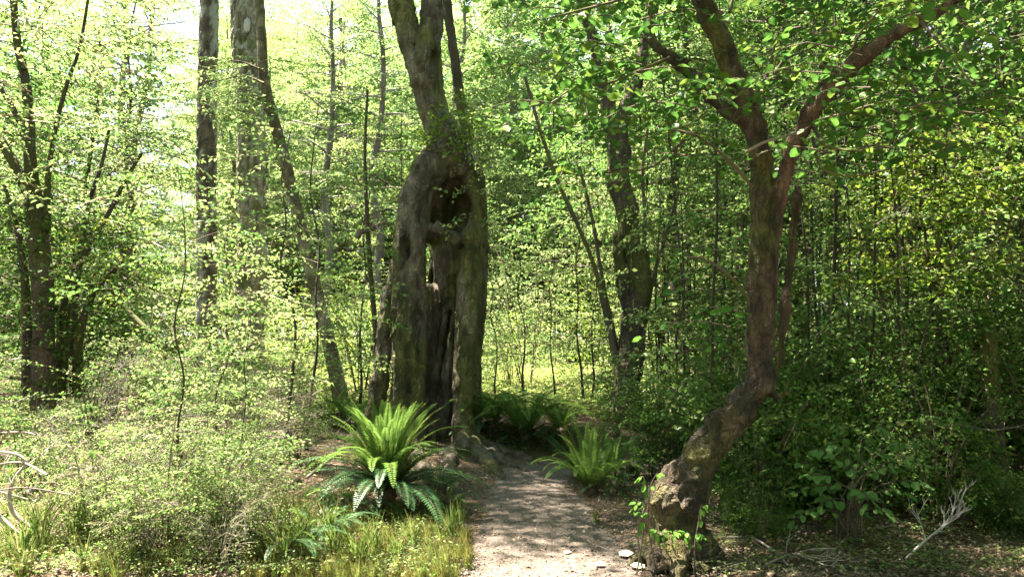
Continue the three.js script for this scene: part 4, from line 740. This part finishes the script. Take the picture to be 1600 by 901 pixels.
// ---------------------------------------------------------------- ferns
function frondGeo(seed, o) {
  const R = rng(seed), G = new Geo(), n = o.pairs, pts = [], ident = new THREE.Matrix4().elements;
  let x = 0, y = 0, a = o.a0;
  for (let k = 0; k <= n; k++) { pts.push([x, y, a]); const t = k / n; a = lerp(o.a0, o.a1, Math.pow(t, o.pow || 1.6)); x += Math.cos(a) * o.len / n; y += Math.sin(a) * o.len / n; }
  const sway = (R() - 0.5) * 0.16 * o.len, zz = (t) => sway * t * t;
  tube(G, [0, 0.25, 0.5, 0.75, 1].map((t) => { const p = pts[Math.round(t * n)]; return new V3(p[0], p[1], zz(t)); }), [0.007, 0.005, 0.004, 0.003, 0.001], { sides: 4, per: 4, col: () => o.rachis });
  for (let k = Math.round(n * 0.1); k <= n; k++) {
    const t = k / n, [px, py, an] = pts[k], w = o.pin * Math.pow(Math.sin(Math.PI * Math.min(1, 0.06 + 0.94 * Math.pow(t, 0.75))), 0.62) * (0.92 + 0.16 * R()) + 0.006;
    const tx = Math.cos(an), ty = Math.sin(an), nx = -ty, ny = tx;
    for (const s of [-1, 1]) {
      const fw = 0.28 + 0.5 * t * t, up = o.vee + 0.12 * (R() - 0.5), d = norm3([tx * fw + nx * up, ty * fw + ny * up, s]), nn = norm3([nx - d[0] * (nx * d[0] + ny * d[1]), ny - d[1] * (nx * d[0] + ny * d[1]), -d[2] * (nx * d[0] + ny * d[1])]);
      const g = 0.82 + 0.36 * R(), c = o.cols[Math.floor(R() * o.cols.length)];
      leaf2(G, ident, px, py, zz(t), d[0], d[1], d[2], nn[0], nn[1], nn[2], w, o.len / n * (o.fat || 0.85), [c[0] * g, c[1] * g, c[2] * g]);
    }
  }
  return G.build();
}
const youngCols = [[0.125, 0.225, 0.045], [0.15, 0.245, 0.05], [0.105, 0.2, 0.045]], oldCols = [[0.045, 0.105, 0.04], [0.055, 0.12, 0.045], [0.04, 0.09, 0.04]], midCols = [[0.1, 0.19, 0.035], [0.13, 0.22, 0.04], [0.085, 0.17, 0.04]];
const youngFronds = [0, 1, 2, 3].map((k) => frondGeo(400 + k, { len: 1, a0: 1.5 - 0.1 * k, a1: 1.1 - 0.25 * k, pow: 2.6, pin: 0.088, pairs: 44, vee: 0.12, fat: 0.8, rachis: [0.2, 0.2, 0.06], cols: youngCols }));
const midFronds = [0, 1, 2, 3].map((k) => frondGeo(410 + k, { len: 1, a0: 1.25 - 0.08 * k, a1: -0.2 - 0.25 * k, pow: 1.5, pin: 0.09, pairs: 40, vee: 0.12, rachis: [0.15, 0.14, 0.05], cols: midCols }));
const oldFronds = [0, 1, 2, 3].map((k) => frondGeo(420 + k, { len: 1, a0: 0.95 - 0.16 * k, a1: -0.55 - 0.12 * k, pow: 1.2, pin: 0.1, pairs: 38, vee: 0.05, rachis: [0.09, 0.07, 0.04], cols: oldCols }));
function fern(name, label, p, seed, sets, group) {
  const T = thing(name, label, 'fern', p, group), R = rng(seed);
  const G = new Geo(); tube(G, [new V3(0, -0.05, 0), new V3(0.01, 0.05, 0), new V3(0, 0.12, 0.01)], [0.09, 0.075, 0.04], { sides: 10, per: 4, amp: 0.6, freq: 16, cap: true, col: (x, y, z) => mix3([0.04, 0.028, 0.02], [0.1, 0.07, 0.045], clamp(0.5 + fbm(x * 30, y * 30, z * 30, 2), 0, 1)) });
  part(T, 'rootstock', G.build(true), deadMat);
  for (const [geos, mat, n, l0, l1, y0, a0 = 0, a1 = 6.2832] of sets) for (let k = 0; k < n; k++) {
    const m = part(T, 'frond', geos[Math.floor(R() * geos.length)], mat), a = lerp(a0, a1, (k + 0.7 * R()) / n), s = lerp(l0, l1, R());
    m.position.set(Math.cos(a) * 0.05, y0 + 0.03 * R(), -Math.sin(a) * 0.05); m.rotation.set((R() - 0.5) * 0.25, a, (R() - 0.5) * 0.16, 'YXZ'); m.scale.set(s, s, s * (0.9 + 0.3 * R()));
  }
  return T;
}
const onGround = (px, py, lift = 0) => { const g = ground(px, py); g.y = gh(g.x, g.z) + lift; return g; };
{
  const p = onGround(604, 800); p.y += 0.12;
  fern('crown_fern', 'large crown fern with upright yellow-green fronds and dark drooping skirt beside the path', p, 501, [[youngFronds, fernYoung, 24, 0.66, 0.88, 0.1], [youngFronds, fernYoung, 30, 0.55, 0.82, 0.1], [midFronds, fernYoung, 22, 0.7, 0.95, 0.06], [oldFronds, fernOld, 34, 0.55, 0.98, 0.06]]);
}
const FB = 'ferns on the bank behind the bend';
for (const [px, py, s, sd, n] of [[820, 690, 1.05, 510, 26], [768, 672, 0.9, 511, 20], [876, 684, 0.75, 512, 16]]) fern('bank_fern', 'spreading green fern arching over the bank beyond the bend in the path', onGround(px, py), sd, [[midFronds, fernYoung, n, 0.75 * s, 1.05 * s, 0.08], [oldFronds, fernOld, 10, 0.5 * s, 0.8 * s, 0.04]], FB);
fern('bend_fern', 'small bright fern at the path edge where the path bends away', onGround(922, 772), 520, [[youngFronds, fernYoung, 12, 0.55, 0.78, 0.05], [midFronds, fernYoung, 18, 0.45, 0.75, 0.04]]);
for (const [px, py, s, sd] of [[952, 752, 0.6, 521], [905, 748, 0.45, 522]]) fern('verge_fern', 'leafy green fern merging into the verge beside the small bright fern', onGround(px, py), sd, [[midFronds, fernYoung, 18, 0.7 * s, s, 0.04], [youngFronds, fernYoung, 6, 0.6 * s, s, 0.04]], 'ferns on the verge at the bend');
for (const [px, py, s, sd] of [[548, 672, 0.85, 530], [520, 662, 0.75, 531], [575, 668, 0.7, 532]]) fern('root_fern', 'green fern growing behind the outer roots of the hollow tree', onGround(px, py), sd, [[midFronds, fernYoung, 16, 0.7 * s, s, 0.06], [oldFronds, fernOld, 6, 0.5 * s, 0.7 * s, 0.03]], 'ferns behind the hollow tree roots');
for (const [px, py, s, sd] of [[700, 800, 0.5, 540], [690, 770, 0.55, 541], [540, 800, 0.6, 542], [500, 845, 0.5, 543], [440, 870, 0.5, 544]]) fern('ground_fern', 'low dark fern spreading near the foot of the crown fern', onGround(px, py), sd, [[oldFronds, fernOld, 12, 0.6 * s, s, 0.03], [midFronds, fernOld, 5, 0.5 * s, 0.8 * s, 0.03]], 'low ferns around the crown fern');
for (const [px, py, s, sd] of [[960, 770, 0.5, 550], [985, 745, 0.6, 551], [1010, 720, 0.6, 552], [1150, 760, 0.5, 553], [1220, 730, 0.6, 554], [1130, 720, 0.55, 555]]) fern('shade_fern', 'low dark fern in the shade behind the twisted trunk', onGround(px, py), sd, [[oldFronds, fernOld, 12, 0.6 * s, s, 0.03], [midFronds, fernOld, 5, 0.5 * s, 0.8 * s, 0.03]], 'low ferns behind the twisted trunk');

// ---------------------------------------------------------------- grass
function bladeGeo(seed, n, h, cols) {
  const R = rng(seed), G = new Geo();
  for (let k = 0; k < n; k++) {
    const a = R() * 6.28, r = 0.05 * R(), l = h * (0.5 + 0.6 * R()), lean = 0.25 + 0.65 * R(), w = 0.004 + 0.003 * R(), c0 = cols[Math.floor(R() * cols.length)], g = 0.8 + 0.4 * R(), c = [c0[0] * g, c0[1] * g, c0[2] * g], dx = Math.cos(a), dz = Math.sin(a);
    let pr = null;
    for (let j = 0; j <= 4; j++) { const t = j / 4, o = lean * l * t * t, y = l * (t - 0.42 * lean * t * t * t), ww = w * (1 - t * 0.95), x = dx * (r + o), z = dz * (r + o), q = [G.vert(x - dz * ww, y, z + dx * ww, dx, 0.6, dz, c), G.vert(x + dz * ww, y, z - dx * ww, dx, 0.6, dz, c)]; if (pr) { G.tri(pr[0], pr[1], q[1]); G.tri(pr[0], q[1], q[0]); } pr = q; }
  }
  return G.build();
}
const grassCols = [[0.12, 0.2, 0.04], [0.15, 0.22, 0.05], [0.2, 0.22, 0.08]];
const tufts = [0, 1, 2].map((k) => bladeGeo(600 + k, 44, 0.34, grassCols));
function tuft(px, py, s, label, k, group) { const o = thing('grass_tuft', label, 'grass tuft', onGround(px, py), group); const m = part(o, 'blades', tufts[k % 3], grassMat); m.scale.setScalar(s); m.rotation.y = px; }
tuft(704, 836, 1, 'long-bladed grass tuft at the path edge beside the crown fern', 0, 'grass tufts beside the crown fern'); tuft(718, 822, 0.8, 'long-bladed grass tuft at the path edge beside the crown fern', 1, 'grass tufts beside the crown fern'); tuft(690, 850, 0.7, 'long-bladed grass tuft at the path edge beside the crown fern', 2, 'grass tufts beside the crown fern');
tuft(932, 816, 0.5, 'short fine grass tuft at the path edge near the twisted trunk', 1); 
{
  const R = rng(66), ms = [], ts = [], holder = thing('grass', 'rough sparse grass between the shrubs and the crown fern', 'grass', new V3()); holder.userData.kind = 'stuff';
  for (let k = 0; k < 520; k++) { const px = lerp(380, 735, Math.pow(R(), 0.75)), py = lerp(800, 915, Math.pow(R(), 0.7)), g = ground(px, py); if (pathDistance(g.x, g.z) < 0.62 + 0.45 * Math.max(0, fbm(g.x * 3, 1, g.z * 3, 2) + 0.3 * R())) continue; g.y = gh(g.x, g.z); ms.push(new THREE.Matrix4().compose(g, new THREE.Quaternion().setFromAxisAngle(new V3(0, 1, 0), R() * 6.28), new V3(1, 1, 1).multiplyScalar(0.25 + 0.5 * R() * R()))); const q = 0.8 + 0.5 * R(); ts.push([q * (1 + 0.4 * R()), q, q]); }
  for (let k = 0; k < 200; k++) { const px = lerp(-40, 480, R()), py = lerp(720, 915, R()), g = ground(px, py); g.y = gh(g.x, g.z); ms.push(new THREE.Matrix4().compose(g, new THREE.Quaternion().setFromAxisAngle(new V3(0, 1, 0), R() * 6.28), new V3(1, 1, 1).multiplyScalar(0.3 + 0.4 * R()))); const q = 0.8 + 0.5 * R(); ts.push([q * (1 + 0.3 * R()), q, q]); }
  const m = new THREE.InstancedMesh(tufts[0], grassMat, ms.length); m.name = 'blades'; m.userData.kind = 'stuff'; ms.forEach((x, k) => { m.setMatrixAt(k, x); m.setColorAt(k, new THREE.Color().setRGB(...ts[k])); }); m.castShadow = m.receiveShadow = true; holder.add(m);
}
// ground cover: tiny seedlings and moss sprigs
{
  const R = rng(67), G = new Geo(); for (let k = 0; k < 6; k++) { const a = k * 1.05; spray(G, aim(new V3(0, 0.03 + 0.03 * R(), 0), new V3(Math.cos(a), 0.5 * R(), Math.sin(a)), 0.5 + 0.3 * R()), R, { L: 0.22, nodes: 5, leaf: 0.03, wid: 0.02, cols: [...MID, ...PALE], depth: 0, tilt: 0.7, tw: 0.0015 }); }
  const geo = G.build(), ms = [], ts = [];
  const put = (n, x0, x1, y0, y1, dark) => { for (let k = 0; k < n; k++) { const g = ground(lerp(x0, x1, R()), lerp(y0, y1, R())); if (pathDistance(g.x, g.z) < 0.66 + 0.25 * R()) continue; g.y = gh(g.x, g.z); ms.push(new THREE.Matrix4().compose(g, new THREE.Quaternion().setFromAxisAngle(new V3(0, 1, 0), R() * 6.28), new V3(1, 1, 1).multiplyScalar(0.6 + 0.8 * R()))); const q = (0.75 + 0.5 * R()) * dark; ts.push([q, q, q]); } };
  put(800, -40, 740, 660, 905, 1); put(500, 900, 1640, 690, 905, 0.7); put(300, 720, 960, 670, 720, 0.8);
  for (let k = 0; k < 2600; k++) { const d = lerp(11.5, 34, R()), px = lerp(420, 1030, R()), x = (px - CX) / F * d, z = -d; if (pathDistance(x, z) < 0.7) continue; ms.push(new THREE.Matrix4().compose(new V3(x, gh(x, z), z), new THREE.Quaternion().setFromAxisAngle(new V3(0, 1, 0), R() * 6.28), new V3(1, 1, 1).multiplyScalar(1.4 + 1.8 * R()))); const q = 0.9 + 0.5 * R(); ts.push([q * 1.3, q * 1.2, q]); }
  const o = thing('ground_cover', 'low seedlings and sprigs carpeting the forest floor off the path', 'ground cover', new V3()); o.userData.kind = 'stuff';
  copies(o, 'sprigs', geo, leafA, ms, ts);
}

// ---------------------------------------------------------------- leaf litter, chips and fallen wood
{
  const R = rng(70), G = new Geo(), e = new THREE.Matrix4().elements;
  leaf2(G, e, -0.5, 0.06, 0, 1, 0, 0, 0, 1, 0, 1, 0.55, [1, 1, 1]);
  const lg = G.build(), ms = [], ts = [], cols = [[0.15, 0.105, 0.075], [0.2, 0.15, 0.105], [0.11, 0.075, 0.055], [0.27, 0.22, 0.165], [0.08, 0.06, 0.045], [0.17, 0.125, 0.1]];
  const eu = new THREE.Euler(), qt = new THREE.Quaternion();
  const put = (n, x0, x1, y0, y1, s0, s1, path) => { for (let k = 0; k < n; k++) { const g = ground(lerp(x0, x1, R()), lerp(y0, y1, Math.pow(R(), 0.8))), onP = pathDistance(g.x, g.z) < 0.5; if (onP && R() > path) continue; g.y = gh(g.x, g.z) + 0.012; ms.push(new THREE.Matrix4().compose(g, qt.setFromEuler(eu.set((R() - 0.5) * 0.9, R() * 6.28, (R() - 0.5) * 0.9)), new V3(1, 1, 1).multiplyScalar(lerp(s0, s1, R() * R())))); const c = cols[Math.floor(R() * cols.length)], q = 0.7 + 0.6 * R(); ts.push([c[0] * q, c[1] * q, c[2] * q]); } };
  put(9000, 640, 1120, 690, 905, 0.012, 0.05, 0.45); put(9000, 1000, 1640, 740, 905, 0.015, 0.07, 1); put(5200, -40, 720, 680, 905, 0.015, 0.06, 1);
  const o = thing('leaf_litter', 'small brown fallen leaves strewn over path and forest floor', 'leaf litter', new V3()); o.userData.kind = 'stuff';
  copies(o, 'leaves', lg, litterMat, ms, ts);
  // single large dead leaves by the twisted tree
  for (const [px, py, s, c] of [[968, 873, 0.11, [0.4, 0.36, 0.24]], [1008, 893, 0.1, [0.36, 0.36, 0.24]], [930, 888, 0.07, [0.3, 0.22, 0.15]], [890, 866, 0.06, [0.34, 0.3, 0.2]]]) {
    const m = new THREE.Mesh(broadLeaf, new THREE.MeshStandardMaterial({ color: new THREE.Color().setRGB(...c), roughness: 0.8, side: THREE.DoubleSide, name: 'dead_leaf' })), g = onGround(px, py, 0.025);
    m.name = numbered('dead_leaf'); m.userData = { label: 'large pale dead leaf lying on the path litter near the twisted trunk', category: 'leaf', group: 'large dead leaves near the twisted trunk' }; m.position.copy(g); m.rotation.set(0.15, px, 0.1); m.scale.setScalar(s); m.castShadow = m.receiveShadow = true; scene.add(m);
  }
  // chips and grit of the path
  const gg = new THREE.IcosahedronGeometry(0.5, 0), gm = [], gt = [];
  gg.setAttribute('color', new THREE.Float32BufferAttribute(new Float32Array(gg.attributes.position.count * 3).fill(1), 3));
  for (let k = 0; k < 9000; k++) { const g = ground(lerp(690, 1030, R()), lerp(715, 905, Math.pow(R(), 0.8))); if (pathDistance(g.x, g.z) > 0.75) continue; g.y = gh(g.x, g.z) + 0.006; const s = 0.006 + 0.018 * R() * R(); gm.push(new THREE.Matrix4().compose(g, qt.setFromEuler(eu.set(R() * 6, R() * 6, R() * 6)), new V3(s, s * 0.6, s * 1.2))); const q = 0.5 + 0.9 * R(); gt.push([0.17 * q, 0.145 * q, 0.13 * q]); }
  const og = thing('path_grit', 'loose grit and bark chips on the trodden path', 'grit', new V3()); og.userData.kind = 'stuff';
  copies(og, 'chips', gg, litterMat, gm, gt);
}
// branching dead wood
function deadBranch(name, label, pts, r, o = {}) {
  const R = rng(o.seed || 1), T = thing(name, label, o.category || 'branch', pts[0].clone(), o.group), col = o.col || ((x, y, z) => mix3([0.12, 0.1, 0.085], [0.29, 0.26, 0.23], clamp(0.5 + fbm(x * 12, y * 12, z * 12, 3), 0, 1)));
  part(T, 'stem', tube(new Geo(), pts, [r, r * 0.75, r * 0.45], { sides: 9, per: 8, amp: 0.35, freq: 10, cap: true, col }).build(true), o.mat || deadMat, true);
  const c = new THREE.CatmullRomCurve3(pts);
  for (let k = 0; k < (o.twigs || 0); k++) {
    const u = lerp(o.from ?? 0.3, 1, (k + R()) / o.twigs), p = c.getPoint(u), d = c.getTangent(u).add(new V3((R() - 0.5) * 1.6, 0.35 * R(), (R() - 0.5) * 1.2)).normalize(), G = new Geo(), l = (o.len || 0.4) * (0.5 + 0.7 * R());
    const fork = (q, dir, len, rad, depth) => { const mid = q.clone().addScaledVector(dir, len * 0.5).add(new V3((R() - 0.5) * len * 0.2, (R() - 0.4) * len * 0.2, (R() - 0.5) * len * 0.2)), end = q.clone().addScaledVector(dir, len).add(new V3((R() - 0.5) * len * 0.25, (R() - 0.3) * len * 0.25, 0)); tube(G, [q, mid, end], [rad, rad * 0.7, rad * 0.3], { sides: 5, per: 3, col }); if (depth) for (let j = 0; j < 3; j++) fork(j ? mid.clone().lerp(end, 0.3 * j) : mid, dir.clone().add(new V3((R() - 0.5) * 1.5, (R() - 0.3) * 1.1, (R() - 0.5) * 1.2)).normalize(), len * 0.55, rad * 0.6, depth - 1); };
    fork(p, d, l, r * 0.4, o.depth ?? 1);
    part(T, 'twig', G.build(), o.mat || deadMat, true);
  }
  return T;
}
const gp = (px, py, lift = 0.03) => { const g = ground(px, py); g.y += lift; return g; };
const lay = (d, list) => list.map(([x, y]) => at(x, y, d));
// tall grass stalks among the shrubs
for (const [px, py, s] of [[120, 840, 1.4], [60, 860, 1.5], [30, 880, 1.3], [200, 870, 1.4], [330, 850, 1.5], [440, 880, 1.5], [585, 870, 1.1], [420, 850, 1.5], [470, 870, 1.5], [520, 870, 1.4], [500, 850, 1.3], [560, 885, 1.2], [620, 880, 1.0], [645, 860, 0.9]]) tuft(px, py, s, 'tall arching grass clump among the sunny shrubs', px, 'tall grass clumps among the shrubs');
const white = (x, y, z) => mix3([0.2, 0.18, 0.165], [0.42, 0.385, 0.36], clamp(0.5 + fbm(x * 14, y * 14, z * 14, 3), 0, 1));
deadBranch('dead_branch', 'bleached white dead branch with forked twigs lifting off the dark thicket floor', lay(5.55, [[1395, 895], [1440, 850], [1475, 822], [1500, 806]]), 0.011, { seed: 3, twigs: 9, from: 0.35, len: 0.2, depth: 2, col: white });
deadBranch('fallen_branch', 'thin pale fallen branch curving along the ground beside the twisted trunk', [gp(1128, 846), gp(1170, 850, 0.05), gp(1205, 866, 0.04), gp(1232, 890)], 0.011, { seed: 4 });
deadBranch('grey_twig_heap', 'grey twiggy branch lying at the foot of the twisted trunk', [gp(1005, 885), gp(1040, 880, 0.04), gp(1090, 892, 0.04)], 0.01, { seed: 5, twigs: 5, len: 0.3 });
deadBranch('bent_dead_branch', 'bent pale dead branch hooking upward over the low shrubs', lay(5.2, [[70, 840], [20, 800], [14, 770], [24, 745], [40, 722], [30, 712], [4, 705]]), 0.015, { seed: 6, twigs: 3, len: 0.3, col: white });
deadBranch('dead_bush', 'grey leafless bush tangled beside the bent dead branch', lay(5.9, [[60, 860], [70, 800], [62, 750], [76, 700]]), 0.011, { seed: 21, twigs: 14, from: 0.15, len: 0.3, depth: 2, category: 'bush' });
deadBranch('dead_bush', 'brown leafless bush standing over the mossy log', lay(6.9, [[300, 830], [310, 770], [300, 720], [316, 680]]), 0.01, { seed: 22, twigs: 14, from: 0.15, len: 0.3, depth: 2, category: 'bush' });
deadBranch('white_stick', 'short bleached stick poking up beside the bent dead branch', lay(5.0, [[-12, 800], [12, 820], [38, 842]]), 0.018, { seed: 7, col: white });
deadBranch('grey_log_branch', 'long grey dead branch lying across the low shrubs', lay(6.6, [[-30, 790], [40, 770], [110, 740], [170, 728], [240, 690], [262, 675]]), 0.03, { seed: 8, twigs: 5, len: 0.4 });
deadBranch('bleached_branch', 'bleached broken branch resting on the mossy log', lay(7.6, [[120, 745], [190, 700], [225, 685], [262, 672]]), 0.03, { seed: 9, twigs: 3, len: 0.3, col: white });
deadBranch('mossy_log', 'fat mossy log half hidden among the pale shrubs', lay(7.9, [[150, 770], [220, 730], [290, 700], [380, 688], [450, 684]]), 0.19, { seed: 10, category: 'log', col: mossBark, mat: barkMat });
deadBranch('brown_log', 'brown fallen stem lying under the pale shrubs', lay(6.2, [[190, 820], [250, 808], [320, 812], [380, 822]]), 0.03, { seed: 11, category: 'log', twigs: 3, len: 0.4 });
deadBranch('dead_brush', 'pale feathery dead brush standing in front of the many-stemmed tree', lay(7.6, [[150, 690], [172, 650], [186, 610], [192, 590]]), 0.012, { seed: 12, twigs: 12, len: 0.3, depth: 2, col: white, category: 'brush' });
deadBranch('dead_brush', 'brown dead twigs piled beside the crown fern', lay(7.6, [[480, 745], [510, 725], [540, 735]]), 0.016, { seed: 13, twigs: 9, len: 0.3, depth: 2, category: 'brush' });
deadBranch('fallen_limb', 'dark fallen limb leaning behind the shrubs near the beech trunks', lay(11.5, [[180, 470], [230, 520], [262, 545], [300, 560]]), 0.07, { seed: 14, col: mossBark, twigs: 3, len: 0.6 });
deadBranch('rotten_stump', 'dark rotten log end behind the roots of the hollow tree', lay(12.0, [[528, 652], [566, 640], [606, 640]]), 0.1, { seed: 15, category: 'log', col: mossBark, mat: barkMat });
deadBranch('litter_branch', 'tangle of pale twigs and dead leaves under the broad-leaved shrub', [gp(1195, 890), gp(1240, 880, 0.06), gp(1290, 895, 0.05)], 0.009, { seed: 16, twigs: 6, len: 0.22, depth: 1 });
deadBranch('dead_spray', 'bleached dead spray caught in the sunlit bush', lay(7.6, [[1370, 350], [1395, 336], [1430, 340]]), 0.006, { seed: 17, twigs: 8, len: 0.14, depth: 1, col: white });
deadBranch('mossy_bough', 'thin mossy bough reaching sideways through the thicket', lay(7.2, [[1450, 668], [1500, 664], [1550, 672], [1580, 668]]), 0.012, { seed: 18, twigs: 4, len: 0.3 });
deadBranch('dead_clump', 'bunched dead clump caught on the thin dark stem', lay(11.55, [[556, 372], [564, 362], [576, 360]]), 0.05, { seed: 19, twigs: 12, len: 0.18, depth: 1, col: mossBark, category: 'clump' });

{ // dead sticks caught in the pale undergrowth
  const R = rng(93);
  for (let k = 0; k < 24; k++) { const px = lerp(-10, 470, R()), py = lerp(690, 890, R()), g = ground(px, py), a = R() * 6.28, l = 0.35 + 0.7 * R(), q = g.clone().add(new V3(0, 0.12 + 0.4 * R(), 0)), e = q.clone().add(new V3(Math.cos(a) * l, (R() - 0.3) * 0.4, Math.sin(a) * l * 0.6)); deadBranch('dead_stick', 'pale dead stick caught among the twiggy shrubs', [q.clone(), q.clone().lerp(e, 0.5).add(new V3((R() - 0.5) * 0.12, 0.06, 0)), e], 0.004 + 0.006 * R(), { seed: 700 + k, twigs: 3, len: 0.22, group: 'dead sticks in the undergrowth' }); }
}
renderer.render(scene, camera);
